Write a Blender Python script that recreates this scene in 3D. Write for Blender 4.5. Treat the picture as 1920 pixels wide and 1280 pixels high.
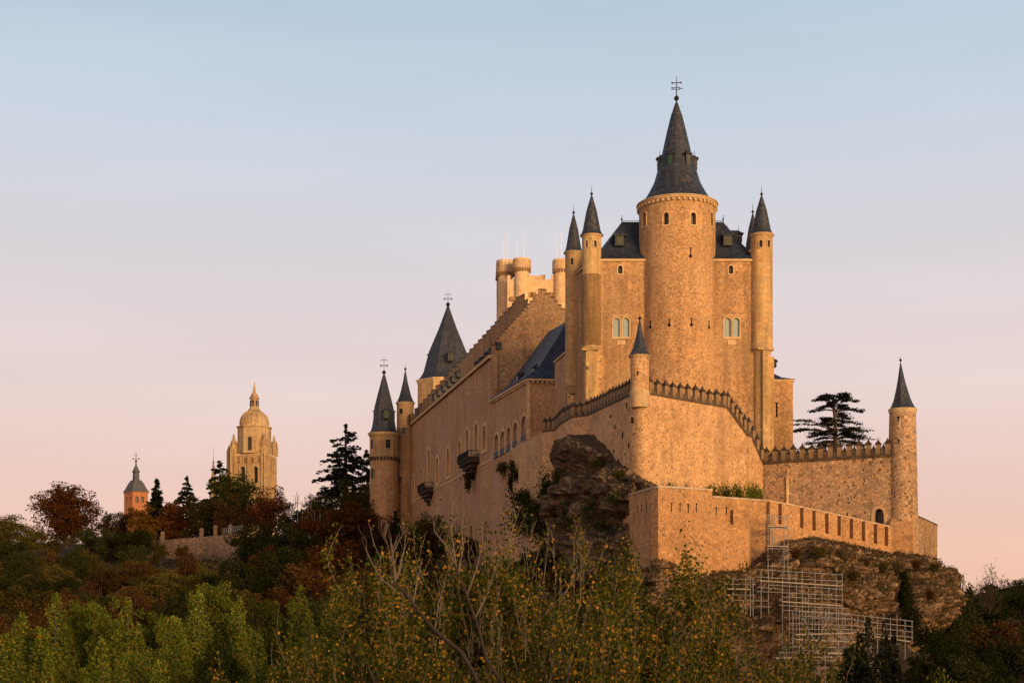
import bpy, bmesh, math, random
import numpy as np
from mathutils import Vector, Matrix, noise as mnoise
R = math.radians
for o in list(bpy.data.objects): bpy.data.objects.remove(o)
SC = bpy.context.scene
COL = SC.collection

# ------------------------------------------------------------------ camera, sky, sun, exposure
F = 2667.0; CX = 960.0; HY = 1174.0          # a 50 mm view, level camera at the origin looking along +Y
cam = bpy.data.cameras.new('camera'); cam.lens = 50.0; cam.sensor_width = 36.0
cam.shift_y = (HY - 640.0) / 1920.0; cam.clip_start = 0.5; cam.clip_end = 20000
camo = bpy.data.objects.new('camera', cam); COL.objects.link(camo)
camo.location = (0, 0, 0); camo.rotation_euler = (R(90), 0, 0)
SC.camera = camo
SC.view_settings.view_transform = 'Standard'; SC.view_settings.look = 'None'
SC.view_settings.exposure = 0.0; SC.view_settings.gamma = 1.0

def lin(r, g, b):
    f = lambda c: (c / 255 / 12.92) if c / 255 <= 0.04045 else ((c / 255 + 0.055) / 1.055) ** 2.4
    return (f(r), f(g), f(b), 1.0)

SUN_AZ, SUN_EL = 33.0, 6.5                   # degrees right of straight behind the camera, and height
sd = Vector((math.sin(R(SUN_AZ)) * math.cos(R(SUN_EL)), -math.cos(R(SUN_AZ)) * math.cos(R(SUN_EL)), math.sin(R(SUN_EL))))
sun = bpy.data.lights.new('sun', 'SUN'); sun.energy = 4.8; sun.angle = R(18); sun.color = (1.0, 0.615, 0.26)
suno = bpy.data.objects.new('sun', sun); COL.objects.link(suno)
suno.rotation_euler = sd.to_track_quat('Z', 'Y').to_euler()

W = bpy.data.worlds.new('World'); SC.world = W; W.use_nodes = True
nt = W.node_tree; nt.nodes.clear()
out = nt.nodes.new('ShaderNodeOutputWorld'); bg = nt.nodes.new('ShaderNodeBackground')
nish = nt.nodes.new('ShaderNodeTexSky'); nish.sky_type = 'NISHITA'; nish.sun_disc = False
nish.sun_elevation = R(SUN_EL); nish.sun_rotation = math.atan2(sd.x, sd.y); nish.altitude = 1000
nish.dust_density = 2.0; nish.ozone_density = 2.0
tc = nt.nodes.new('ShaderNodeTexCoord'); sep = nt.nodes.new('ShaderNodeSeparateXYZ')
nt.links.new(tc.outputs['Generated'], sep.inputs[0])
ramp = nt.nodes.new('ShaderNodeValToRGB'); nt.links.new(sep.outputs['Z'], ramp.inputs[0])
stops = [(0.0, (240, 192, 168)), (0.047, (242, 197, 175)), (0.10, (238, 203, 190)), (0.157, (235, 212, 207)), (0.228, (225, 215, 217)),
         (0.31, (207, 213, 223)), (0.403, (186, 206, 223)), (0.62, (118, 136, 163)), (1.0, (84, 98, 124))]
cr = ramp.color_ramp
while len(cr.elements) > 1: cr.elements.remove(cr.elements[-1])
cr.elements[0].position = stops[0][0]; cr.elements[0].color = lin(*stops[0][1])
for p, c in stops[1:]:
    e = cr.elements.new(p); e.color = lin(*c)
# faint horizontal veils of high cloud
wn = nt.nodes.new('ShaderNodeTexNoise'); wm = nt.nodes.new('ShaderNodeMapping'); wm.inputs['Scale'].default_value = (2.0, 2.0, 14.0)
nt.links.new(tc.outputs['Generated'], wm.inputs[0]); nt.links.new(wm.outputs[0], wn.inputs[0]); wn.inputs['Scale'].default_value = 1.4
wr = nt.nodes.new('ShaderNodeMapRange'); wr.inputs[1].default_value = .35; wr.inputs[2].default_value = .7; wr.inputs[3].default_value = 9.5; wr.inputs[4].default_value = 10.1
nt.links.new(wn.outputs[0], wr.inputs[0])
sc1 = nt.nodes.new('ShaderNodeVectorMath'); sc1.operation = 'SCALE'
sx_ = nt.nodes.new('ShaderNodeMapRange'); sx_.inputs[1].default_value = -.95; sx_.inputs[2].default_value = -.42; sx_.inputs[3].default_value = .80; sx_.inputs[4].default_value = 1.0
nt.links.new(sep.outputs['X'], sx_.inputs[0])                 # the sky is darker away from the afterglow, to the left of the view
sm_ = nt.nodes.new('ShaderNodeMath'); sm_.operation = 'MULTIPLY'; nt.links.new(wr.outputs[0], sm_.inputs[0]); nt.links.new(sx_.outputs[0], sm_.inputs[1])
nt.links.new(ramp.outputs[0], sc1.inputs[0]); nt.links.new(sm_.outputs[0], sc1.inputs['Scale'])
sc2 = nt.nodes.new('ShaderNodeVectorMath'); sc2.operation = 'SCALE'; sc2.inputs['Scale'].default_value = 0.06
nt.links.new(nish.outputs[0], sc2.inputs[0])
ad = nt.nodes.new('ShaderNodeVectorMath'); ad.operation = 'ADD'
nt.links.new(sc1.outputs[0], ad.inputs[0]); nt.links.new(sc2.outputs[0], ad.inputs[1])
# afterglow low in the sky behind the camera, round the sun
def wmath(op, a, b):
    n = nt.nodes.new('ShaderNodeMath'); n.operation = op
    for i, v in enumerate((a, b)):
        if isinstance(v, (int, float)): n.inputs[i].default_value = v
        else: nt.links.new(v, n.inputs[i])
    return n.outputs[0]
def wrange(x, a, b, c, d):
    n = nt.nodes.new('ShaderNodeMapRange'); n.interpolation_type = 'SMOOTHSTEP'; nt.links.new(x, n.inputs[0])
    for i, v in enumerate((a, b, c, d)): n.inputs[1 + i].default_value = v
    return n.outputs[0]
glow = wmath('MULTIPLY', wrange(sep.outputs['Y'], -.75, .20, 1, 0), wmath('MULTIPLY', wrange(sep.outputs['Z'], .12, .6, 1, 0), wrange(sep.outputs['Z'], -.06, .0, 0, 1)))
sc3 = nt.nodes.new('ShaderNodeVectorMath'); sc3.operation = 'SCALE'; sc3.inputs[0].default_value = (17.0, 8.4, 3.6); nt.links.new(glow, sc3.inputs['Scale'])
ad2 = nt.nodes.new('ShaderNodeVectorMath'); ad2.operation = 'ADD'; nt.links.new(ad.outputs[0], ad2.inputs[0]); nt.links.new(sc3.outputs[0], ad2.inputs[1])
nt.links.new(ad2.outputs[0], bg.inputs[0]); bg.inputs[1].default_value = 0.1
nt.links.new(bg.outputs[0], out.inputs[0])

# ------------------------------------------------------------------ helpers
def P(x, y, d): return Vector(((x - CX) * d / F, d, (HY - y) * d / F))
def PX(x, d): return (x - CX) * d / F
def PZ(y, d): return (HY - y) * d / F
OFF = {}                                       # world position of every thing, to store vertices relative to it

def tag(o, label=None, cat=None, group=None, kind=None):
    if label: o['label'] = label
    if cat: o['category'] = cat
    if group: o['group'] = group
    if kind: o['kind'] = kind
    return o
def thing(name, label, cat, loc, group=None):
    o = bpy.data.objects.new(name, None); COL.objects.link(o); o.location = loc; o.empty_display_size = .5
    OFF[o.name] = Vector(loc)
    return tag(o, label, cat, group)

class MB:
    def __init__(s): s.v = []; s.f = []
    def add(s, vs, fs):
        n = len(s.v); s.v += [Vector(v) for v in vs]; s.f += [tuple(i + n for i in f) for f in fs]; return s
    def prism(s, bot, top):
        n = len(bot)
        return s.add(list(bot) + list(top), [tuple(range(n))[::-1], tuple(range(n, 2 * n))] + [(i, (i + 1) % n, n + (i + 1) % n, n + i) for i in range(n)])
    def box(s, c, h, u=(1, 0, 0), v=(0, 1, 0), w=(0, 0, 1)):
        c = Vector(c); u = Vector(u).normalized() * h[0]; v = Vector(v).normalized() * h[1]; w = Vector(w).normalized() * h[2]
        return s.prism([c - u - v - w, c + u - v - w, c + u + v - w, c - u + v - w], [c - u - v + w, c + u - v + w, c + u + v + w, c - u + v + w])
    def plan(s, pts, z0, z1):                  # vertical prism over a plan outline (ccw from above); z may be lists
        z0 = z0 if isinstance(z0, (list, tuple)) else [z0] * len(pts); z1 = z1 if isinstance(z1, (list, tuple)) else [z1] * len(pts)
        return s.prism([Vector((p[0], p[1], z)) for p, z in zip(pts, z0)], [Vector((p[0], p[1], z)) for p, z in zip(pts, z1)])
    def lathe(s, cx, cy, prof, n=24, ph=0.0, cap=True):
        vs = []; fs = []
        for r, z in prof:
            for k in range(n):
                a = ph + 2 * math.pi * k / n; vs.append((cx + r * math.cos(a), cy + r * math.sin(a), z))
        for j in range(len(prof) - 1):
            for k in range(n):
                a = j * n + k; b = j * n + (k + 1) % n; fs.append((a, b, b + n, a + n))
        if cap: fs += [tuple(range(n))[::-1], tuple(range((len(prof) - 1) * n, len(prof) * n))]
        return s.add(vs, fs)
    def tube(s, pts, rad, n=5):
        pts = [Vector(p) for p in pts]; rad = rad if isinstance(rad, (list, tuple)) else [rad] * len(pts)
        vs = []; fs = []
        for i, p in enumerate(pts):
            t = (pts[min(i + 1, len(pts) - 1)] - pts[max(i - 1, 0)]).normalized()
            a = t.orthogonal().normalized() if abs(t.z) > .98 else Vector((0, 0, 1)).cross(t).normalized(); b = t.cross(a)
            for k in range(n):
                q = 2 * math.pi * k / n; vs.append(p + (a * math.cos(q) + b * math.sin(q)) * rad[i])
        for i in range(len(pts) - 1):
            for k in range(n):
                a = i * n + k; b = i * n + (k + 1) % n; fs.append((a, b, b + n, a + n))
        fs += [tuple(range(n))[::-1], tuple(range((len(pts) - 1) * n, len(pts) * n))]
        return s.add(vs, fs)
    def ball(s, c, r, n=10):
        prof = [(max(r * math.sin(math.pi * j / 6), r * .02), c[2] - r * math.cos(math.pi * j / 6)) for j in range(7)]
        return s.lathe(c[0], c[1], prof, n)
    def ring(s, P0, u, v, n, outl, out2, d0, d1):   # frame between outlines, from depth d0 to d1 along n
        m = len(outl); g = lambda q, d: P0 + u * q[0] + v * q[1] + n * d
        vs = [g(q, d1) for q in outl] + [g(q, d1) for q in out2] + [g(q, d0) for q in outl] + [g(q, d0) for q in out2]
        fs = []
        for i in range(m):
            j = (i + 1) % m
            fs += [(i, j, m + j, m + i), (m + i, m + j, 3 * m + j, 3 * m + i), (2 * m + i, 2 * m + j, j, i), (2 * m + j, 2 * m + i, 3 * m + i, 3 * m + j)]
        return s.add(vs, fs)
    def build(s, name, mat, parent=None, smooth=None, loc=None, label=None):
        root = parent
        while root is not None and root.parent is not None: root = root.parent
        off = Vector(loc) if loc is not None else (OFF[root.name] if root is not None else Vector((0, 0, 0)))
        me = bpy.data.meshes.new(name); me.from_pydata([v - off for v in s.v], [], s.f); me.validate()
        bm = bmesh.new(); bm.from_mesh(me); bmesh.ops.recalc_face_normals(bm, faces=bm.faces); bm.to_mesh(me); bm.free()
        me.materials.append(mat)
        if smooth is not None:
            me.polygons.foreach_set('use_smooth', [True] * len(me.polygons)); me.set_sharp_from_angle(angle=R(smooth))
        o = bpy.data.objects.new(name, me); COL.objects.link(o)
        if parent is not None: o.parent = parent
        elif loc is not None: o.location = off; OFF[o.name] = off
        if label: o['label'] = label
        return o

def cut(o, mb):                                # carve openings into a wall
    if not mb.v: return
    off = OFF[_root(o).name]
    c = mb.build('opening_cutter', MATS['pane'])
    for v in c.data.vertices: v.co -= off
    t = bpy.data.objects.new('boolean_work', o.data); COL.objects.link(t)
    m = t.modifiers.new('b', 'BOOLEAN'); m.operation = 'DIFFERENCE'; m.object = c; m.solver = 'EXACT'
    dg = bpy.context.evaluated_depsgraph_get()
    me = bpy.data.meshes.new_from_object(t.evaluated_get(dg))
    if len(me.polygons) > len(o.data.polygons) // 2: o.data = me
    bpy.data.objects.remove(t); bpy.data.objects.remove(c)
def _root(o):
    while o.parent is not None: o = o.parent
    return o

def outline(w, h, kind):
    a = w / 2
    if kind == 'rect': return [(-a, 0), (a, 0), (a, h), (-a, h)]
    if kind == 'round':
        return [(-a, 0), (a, 0)] + [(a * math.cos(t), h - a + a * math.sin(t)) for t in [math.pi * k / 10 for k in range(11)]]
    k = min(1.6 * a, h * .6)                      # pointed
    right = [(a * math.cos(t * math.pi / 2) ** .8, h - k + k * math.sin(t * math.pi / 2) ** 1.0) for t in [0, .2, .4, .6, .8]]
    return [(-a, 0), (a, 0)] + right + [(0, h)] + [(-x, y) for x, y in right[::-1]]
def grow(ol, g, w, h):                            # offset an outline outward about its middle
    cx, cy = 0, h / 2
    return [(x * (w / 2 + g) / (w / 2), cy + (y - cy) * (h / 2 + g) / (h / 2)) for x, y in ol]

def window(parent, cutter, P0, n, w, h, kind='round', frame=.18, deep=.35, name='window', sm='trim', pm='pane', proud=.06, mullion=False, sub='pane'):
    n = Vector((n[0], n[1], 0)).normalized(); v = Vector((0, 0, 1)); u = v.cross(n) * 1.0
    P0 = Vector(P0)
    ol = outline(w, h, kind); g = lambda q, d: P0 + u * q[0] + v * q[1] + n * d
    if cutter is not None: cutter.prism([g(q, .4) for q in ol], [g(q, -deep) for q in ol])
    back = -deep + .06 if cutter is not None else .02
    pn = MB(); pn.prism([g(q, back - .04) for q in ol], [g(q, back) for q in ol])
    if frame > 0:
        fr = MB(); fr.ring(P0, u, v, n, ol, grow(ol, frame, w, h), -.05, proud)
        if mullion:
            fr.box(P0 + v * (h * .45) + n * (back + .10), (.05, .05, h * .45), u, n, v)
            fr.box(P0 + v * (h * .55) + n * (back + .10), (w * .5, .05, .05), u, n, v)
        fo = fr.build(name, MATS[sm], parent)
        pn.build(sub, MATS[pm], fo); return fo
    return pn.build(name, MATS[pm], parent)

# ------------------------------------------------------------------ materials
MATS = {}
class NT:
    def __init__(s, name):
        s.m = bpy.data.materials.new(name); s.m.use_nodes = True; s.t = s.m.node_tree; s.t.nodes.clear()
        s.o = s.add('ShaderNodeOutputMaterial')
    def add(s, ty, ins=None, **kw):
        n = s.t.nodes.new(ty)
        for k, v in kw.items(): setattr(n, k, v)
        for k, v in (ins or {}).items(): s.put(n, k, v)
        return n
    def put(s, n, k, v):
        i = n.inputs[k]
        if hasattr(v, 'outputs'): s.t.links.new(v.outputs[0], i)
        elif isinstance(v, bpy.types.NodeSocket): s.t.links.new(v, i)
        else: i.default_value = v
    def math(s, op, a, b=0.0, clamp=False): return s.add('ShaderNodeMath', {0: a, 1: b}, operation=op, use_clamp=clamp)
    def rng(s, x, a, b, c, d): return s.add('ShaderNodeMapRange', {0: x, 1: a, 2: b, 3: c, 4: d})
    def ramp(s, x, stops, interp='LINEAR'):
        n = s.add('ShaderNodeValToRGB', {0: x}); r = n.color_ramp; r.interpolation = interp
        while len(r.elements) > 1: r.elements.remove(r.elements[-1])
        r.elements[0].position = stops[0][0]; r.elements[0].color = (*stops[0][1][:3], 1)
        for p, c in stops[1:]: e = r.elements.new(p); e.color = (*c[:3], 1)
        return n
    def mix(s, f, a, b, blend='MIX'):
        n = s.add('ShaderNodeMix', data_type='RGBA', blend_type=blend); s.put(n, 0, f)
        for k, v in ((6, a), (7, b)): s.put(n, k, v if hasattr(v, 'outputs') or isinstance(v, bpy.types.NodeSocket) else (*v[:3], 1))
        return n.outputs[2]
    def done(s, col, rough=.9, bump=None, bs=.5, bd=.1, metal=0.0, spec=.3):
        b = s.add('ShaderNodeBsdfPrincipled', {'Roughness': rough, 'Metallic': metal})
        b.inputs['Specular IOR Level'].default_value = spec
        s.put(b, 'Base Color', col if hasattr(col, 'outputs') or isinstance(col, bpy.types.NodeSocket) else (*col[:3], 1))
        if bump is not None: s.put(b, 'Normal', s.add('ShaderNodeBump', {'Height': bump, 'Strength': bs, 'Distance': bd}))
        s.t.links.new(b.outputs[0], s.o.inputs[0]); return s.m

def stone(name, base, vari=.35, mortar=None, scale=2.2, pits=.12, stretch=(1, 1, 1), edge=.07, stain=.4, bump=.6, rnd=1.0, staincol=None, st_lo=.5, grain=.62, pitcol=(.05, .035, .025)):
    t = NT(name); tcn = t.add('ShaderNodeTexCoord'); co = tcn.outputs['Object']
    mp = t.add('ShaderNodeMapping', {0: co, 'Scale': stretch}).outputs[0]
    wob = t.add('ShaderNodeTexNoise', {0: co, 'Scale': scale * .8, 'Detail': 2.0})
    off = t.add('ShaderNodeVectorMath', {0: wob.outputs['Color'], 'Scale': .35 / scale}, operation='SCALE')
    mp = t.add('ShaderNodeVectorMath', {0: mp, 1: off}, operation='ADD')
    vo = t.add('ShaderNodeTexVoronoi', {'Vector': mp, 'Scale': scale, 'Randomness': rnd})
    ve = t.add('ShaderNodeTexVoronoi', {'Vector': mp, 'Scale': scale, 'Randomness': rnd}, feature='DISTANCE_TO_EDGE')
    vs = t.add('ShaderNodeSeparateColor', {0: vo.outputs['Color']})
    lo = tuple(c * (1 - vari) for c in base); hi = tuple(min(c * (1 + vari * .8), 1) for c in base)
    warm = (base[0] * 1.05, base[1] * .88, base[2] * .7)
    col = t.ramp(vs.outputs[0], [(0, lo), (.35, base), (.7, warm), (1, hi)]).outputs[0]
    em = t.rng(ve.outputs['Distance'], edge * .3, edge, 0, 1).outputs[0]
    mortar = mortar or tuple(min(c * 1.2, 1) for c in base)
    col = t.mix(em, mortar, col)
    # dark pits and missing stones
    vp = t.add('ShaderNodeTexVoronoi', {'Vector': co, 'Scale': scale * .95})
    ps = t.add('ShaderNodeSeparateColor', {0: vp.outputs['Color']})
    sel = t.rng(ps.outputs[1], 1 - pits - .02, 1 - pits + .02, 0, 1).outputs[0]
    pd = t.rng(vp.outputs['Distance'], .12, .36, 1, 0).outputs[0]
    pm = t.math('MULTIPLY', sel, pd).outputs[0]
    col = t.mix(pm, col, pitcol)
    # broad weathering: patches, and streaks that run down
    n1 = t.add('ShaderNodeTexNoise', {0: co, 'Scale': .22, 'Detail': 7.0, 'Roughness': .66})
    st = t.add('ShaderNodeMapping', {0: co, 'Scale': (.7, .7, .07)})
    n2 = t.add('ShaderNodeTexNoise', {0: st, 'Scale': 1.0, 'Detail': 5.0, 'Roughness': .6})
    sm = t.math('MULTIPLY', t.rng(n1.outputs[0], st_lo, st_lo + .2, 0, 1).outputs[0], stain).outputs[0]
    sc_ = staincol or tuple(c * k for c, k in zip(base, (.55, .50, .46)))
    col = t.mix(sm, col, sc_)
    n4 = t.add('ShaderNodeTexNoise', {0: co, 'Scale': .11, 'Detail': 4.0})
    col = t.mix(t.rng(n4.outputs[0], .46, .62, 0, .5).outputs[0], col, (base[0] * 1.08, base[1] * 1.16, base[2] * 1.3))
    n5 = t.add('ShaderNodeTexNoise', {0: co, 'Scale': .9, 'Detail': 3.0})
    col = t.mix(t.rng(n5.outputs[0], .52, .70, 0, .45).outputs[0], col, tuple(c * k for c, k in zip(base, (.62, .56, .50))))
    s2 = t.math('MULTIPLY', t.rng(n2.outputs[0], st_lo + .03, st_lo + .24, 0, 1).outputs[0], stain * .9).outputs[0]
    col = t.mix(s2, col, tuple(c * .35 for c in base))
    n3 = t.add('ShaderNodeTexNoise', {0: t.add('ShaderNodeMapping', {0: co, 'Scale': (1, 1, 1.35)}), 'Scale': 3.6, 'Detail': 3.0, 'Roughness': .7})
    gm = t.math('MULTIPLY', t.rng(n3.outputs[0], .50, .64, 0, grain * 1.15).outputs[0], t.rng(n1.outputs[0], .36, .60, .30, 1.0).outputs[0]).outputs[0]
    col = t.mix(gm, col, tuple(c * k for c, k in zip(base, (.42, .36, .30))))
    col = t.mix(t.rng(n3.outputs[0], .30, .44, grain * .45, 0).outputs[0], col, tuple(min(1, c * 1.35) for c in base))
    h = t.math('ADD', t.math('MULTIPLY', em, .6), t.math('MULTIPLY', n3.outputs[0], .5))
    h = t.math('SUBTRACT', h, t.math('MULTIPLY', pm, 1.2))
    MATS[name] = t.done(col, .92, h, bump, .12)
stone('masonry', (.46, .28, .14), .48, (.55, .35, .185), 3.5, .26, stain=.65, st_lo=.42)
stone('masonry_dotted', (.48, .295, .148), .45, (.55, .35, .185), 4.2, .32, stain=.45, st_lo=.46)
stone('masonry_curtain', (.47, .28, .138), .42, (.65, .43, .23), 2.7, .09, edge=.13, stain=.4, st_lo=.46)
stone('masonry_pitted', (.45, .275, .152), .42, (.46, .275, .155), 3.6, .28, stain=.45, st_lo=.45)
stone('masonry_rough', (.34, .215, .115), .5, (.42, .28, .16), 2.9, .26, edge=.12, stain=.75, bump=1.0)
stone('masonry_patchy', (.45, .30, .175), .45, (.52, .36, .225), 2.0, .45, stain=.5, bump=1.0, pitcol=(.12, .08, .05))
stone('masonry_terrace', (.44, .25, .115), .38, (.47, .28, .14), 3.0, .14, stain=.55, staincol=(.30, .135, .04), pitcol=(.15, .085, .045))
stone('ashlar', (.52, .36, .17), .26, (.28, .175, .085), 1.1, .03, (1.1, 1.1, 2.6), .05, .8, .4, rnd=.55, st_lo=.44, grain=.3)
stone('ashlar_stained', (.38, .235, .105), .35, (.22, .13, .06), 1.1, .06, (1.1, 1.1, 2.6), .05, .95, .6, rnd=.55, st_lo=.36, staincol=(.16, .085, .035))
stone('ashlar_pale', (.58, .42, .25), .18, (.38, .27, .16), 1.0, .0, (1.0, 1.0, 2.0), .045, .25, .3, rnd=.45, grain=.25)
stone('cathedral_stone', (.42, .30, .165), .22, (.30, .20, .11), .45, .0, (1, 1, 2), .05, .6, .3, rnd=.5, st_lo=.42, grain=.3)
stone('brick', (.44, .18, .08), .25, (.42, .21, .11), 3.0, .0, (1, 1, 3), .05, .3, .3, rnd=.5)
stone('coping_stone', (.46, .38, .29), .2, (.36, .29, .21), 1.5, .05, (1, 1, 1.5), .03, .6, .3)
stone('trim', (.50, .36, .20), .16, (.42, .30, .17), 1.5, .0, (1, 1, 1.5), .02, .4, .25, grain=.2)
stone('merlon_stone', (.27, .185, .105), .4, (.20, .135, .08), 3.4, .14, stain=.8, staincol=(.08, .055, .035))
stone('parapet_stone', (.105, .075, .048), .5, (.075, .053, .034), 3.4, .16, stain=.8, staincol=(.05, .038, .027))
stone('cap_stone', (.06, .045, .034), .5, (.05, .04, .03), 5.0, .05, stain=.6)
stone('rubble_wall', (.20, .14, .10), .5, (.10, .07, .05), 1.8, .2, stain=.5)

def slate(name, base, speck):
    t = NT(name); co = t.add('ShaderNodeTexCoord').outputs['Object']
    mp = t.add('ShaderNodeMapping', {0: co, 'Scale': (1, 1, 1.7)})
    vo = t.add('ShaderNodeTexVoronoi', {'Vector': mp, 'Scale': 3.2, 'Randomness': .5})
    sp = t.add('ShaderNodeSeparateColor', {0: vo.outputs['Color']})
    col = t.ramp(sp.outputs[0], [(0, tuple(c * .6 for c in base)), (.6, base), (1, tuple(c * 1.6 for c in base))]).outputs[0]
    n = t.add('ShaderNodeTexNoise', {0: co, 'Scale': .5, 'Detail': 4.0})
    sel = t.math('MULTIPLY', t.rng(sp.outputs[1], .80, .84, 0, 1), t.rng(n.outputs[0], .45, .6, 0, 1))
    col = t.mix(t.math('MULTIPLY', sel, speck).outputs[0], col, (.15, .125, .09))
    n2 = t.add('ShaderNodeTexNoise', {0: t.add('ShaderNodeMapping', {0: co, 'Scale': (.8, .8, .12)}), 'Scale': 1.0, 'Detail': 4.0})
    col = t.mix(t.rng(n2.outputs[0], .5, .75, 0, .45).outputs[0], col, (.045, .041, .038))
    wv = t.math('FRACT', t.math('MULTIPLY', t.add('ShaderNodeSeparateXYZ', {0: co}).outputs[2], 3.2))
    h = t.math('ADD', t.math('MULTIPLY', wv, .7), vo.outputs['Distance'])
    MATS[name] = t.done(col, .55, h, .35, .06, spec=.4)
slate('slate', (.019, .024, .036), .35)
slate('slate_blue', (.015, .021, .035), .2)

def plain(name, col, rough=.7, metal=0.0, vari=.25, scale=3.0, spec=.3):
    t = NT(name); n = t.add('ShaderNodeTexNoise', {0: t.add('ShaderNodeTexCoord').outputs['Object'], 'Scale': scale, 'Detail': 4.0})
    c = t.ramp(n.outputs[0], [(.25, tuple(x * (1 - vari) for x in col)), (.75, tuple(min(1, x * (1 + vari)) for x in col))])
    MATS[name] = t.done(c, rough, n.outputs[0], .1, .03, metal, spec)
plain('pane', (.018, .014, .012), .35)
plain('void', (.010, .008, .007), 1.0, spec=0.0)
plain('pale_window', (.52, .42, .28), .5, vari=.1)
plain('blind', (.25, .31, .30), .35, vari=.06)
plain('shutter', (.018, .060, .030), .6)
plain('shutter_olive', (.05, .055, .03), .6)
plain('iron', (.018, .016, .015), .75, spec=.15)
plain('galvanised', (.21, .215, .23), .5, .4, .15)
plain('plank', (.30, .26, .21), .8)
plain('antenna_paint', (.75, .70, .66), .5)
plain('lead_grey', (.080, .082, .092), .8)
plain('sash', (.30, .25, .28), .2, vari=.1, spec=.6)
plain('wood_dark', (.06, .035, .02), .8)
plain('pale_paint', (.55, .52, .48), .6)

def leafmat(name, stops, rough=.6, trans=.35, objvar=.35):
    t = NT(name); g = t.add('ShaderNodeNewGeometry'); oi = t.add('ShaderNodeObjectInfo')
    c = t.ramp(g.outputs['Random Per Island'], stops).outputs[0]
    v = t.rng(oi.outputs['Random'], 0, 1, 1 - objvar, 1 + objvar)
    hs = t.add('ShaderNodeHueSaturation', {'Color': c, 'Value': v})
    d = t.add('ShaderNodeBsdfDiffuse', {0: hs, 1: rough}); tr = t.add('ShaderNodeBsdfTranslucent', {0: hs})
    m = t.add('ShaderNodeMixShader', {0: trans, 1: d, 2: tr}); t.t.links.new(m.outputs[0], t.o.inputs[0]); MATS[name] = t.m
leafmat('leaf_green', [(0, (.026, .036, .009)), (.5, (.065, .085, .015)), (.85, (.11, .125, .022)), (1, (.20, .14, .028))])
leafmat('leaf_green_dark', [(0, (.014, .019, .007)), (.6, (.034, .042, .012)), (1, (.066, .064, .017))])
leafmat('leaf_poplar', [(0, (.040, .062, .010)), (.5, (.125, .165, .020)), (.9, (.27, .28, .04)), (.97, (.30, .15, .02)), (1, (.30, .15, .02))])
leafmat('leaf_autumn', [(0, (.024, .036, .006)), (.50, (.075, .095, .013)), (.74, (.15, .135, .017)), (.87, (.30, .17, .02)), (1, (.64, .32, .035))], objvar=.25)
leafmat('leaf_rust', [(0, (.045, .018, .008)), (.5, (.11, .040, .012)), (.9, (.20, .075, .018)), (1, (.14, .10, .025))])
leafmat('leaf_brown', [(0, (.026, .016, .008)), (.5, (.070, .036, .014)), (.9, (.125, .062, .018)), (1, (.09, .08, .02))])
leafmat('leaf_gold', [(0, (.05, .04, .009)), (.5, (.14, .075, .014)), (1, (.28, .13, .02))])
leafmat('leaf_olive', [(0, (.028, .028, .009)), (.5, (.075, .068, .016)), (1, (.15, .11, .026))])
leafmat('needle', [(0, (.008, .012, .007)), (.6, (.018, .024, .012)), (1, (.036, .038, .018))], trans=.1)
leafmat('brush', [(0, (.05, .035, .018)), (.5, (.10, .07, .035)), (1, (.17, .12, .06))], trans=.15)
plain('bark', (.050, .036, .026), .9, vari=.4)
plain('bark_pale', (.19, .145, .105), .85, vari=.35)
plain('bark_grey', (.12, .09, .07), .9, vari=.35)

def rockmat(name, c0, c1, c2, moss):
    t = NT(name); co = t.add('ShaderNodeTexCoord').outputs['Object']
    n0 = t.add('ShaderNodeTexNoise', {0: t.add('ShaderNodeMapping', {0: co, 'Scale': (.35, .35, 1.3), 'Rotation': (.15, .1, 0)}), 'Scale': .8, 'Detail': 9.0, 'Roughness': .68})
    n1 = t.add('ShaderNodeTexNoise', {0: co, 'Scale': 2.2, 'Detail': 8.0, 'Roughness': .7})
    vo = t.add('ShaderNodeTexVoronoi', {0: co, 'Scale': .9}, feature='DISTANCE_TO_EDGE')
    col = t.ramp(n0.outputs[0], [(.30, c0), (.48, c1), (.62, c2), (.8, c1)]).outputs[0]
    col = t.mix(t.rng(n1.outputs[0], .48, .68, 0, .8).outputs[0], col, c0)
    col = t.mix(t.rng(vo.outputs['Distance'], 0, .05, .6, 0).outputs[0], col, tuple(c * .4 for c in c0))
    gz = t.add('ShaderNodeSeparateXYZ', {0: t.add('ShaderNodeNewGeometry').outputs['Normal']}).outputs[2]
    mm = t.math('ADD', gz, t.math('MULTIPLY', t.math('SUBTRACT', n1.outputs[0], .5), 1.6))
    col = t.mix(t.rng(mm, .25, .6, 0, .9).outputs[0], col, moss)
    h = t.math('ADD', n1.outputs[0], t.math('MULTIPLY', n0.outputs[0], 1.5))
    MATS[name] = t.done(col, .95, h, .9, .35)
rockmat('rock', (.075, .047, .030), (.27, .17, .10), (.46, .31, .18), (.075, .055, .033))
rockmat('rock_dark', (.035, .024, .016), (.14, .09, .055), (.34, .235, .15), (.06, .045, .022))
t = NT('ground_mat'); co = t.add('ShaderNodeTexCoord').outputs['Object']
n = t.add('ShaderNodeTexNoise', {0: co, 'Scale': .25, 'Detail': 9.0, 'Roughness': .7})
n2 = t.add('ShaderNodeTexNoise', {0: co, 'Scale': 2.5, 'Detail': 6.0})
c = t.ramp(n.outputs[0], [(.3, (.018, .015, .008)), (.5, (.045, .030, .018)), (.68, (.115, .074, .048)), (.85, (.05, .038, .018))]).outputs[0]
c = t.mix(t.rng(n2.outputs[0], .4, .7, 0, .6).outputs[0], c, (.03, .024, .014))
MATS['ground'] = t.done(c, .95, n2.outputs[0], .8, .2)
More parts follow.
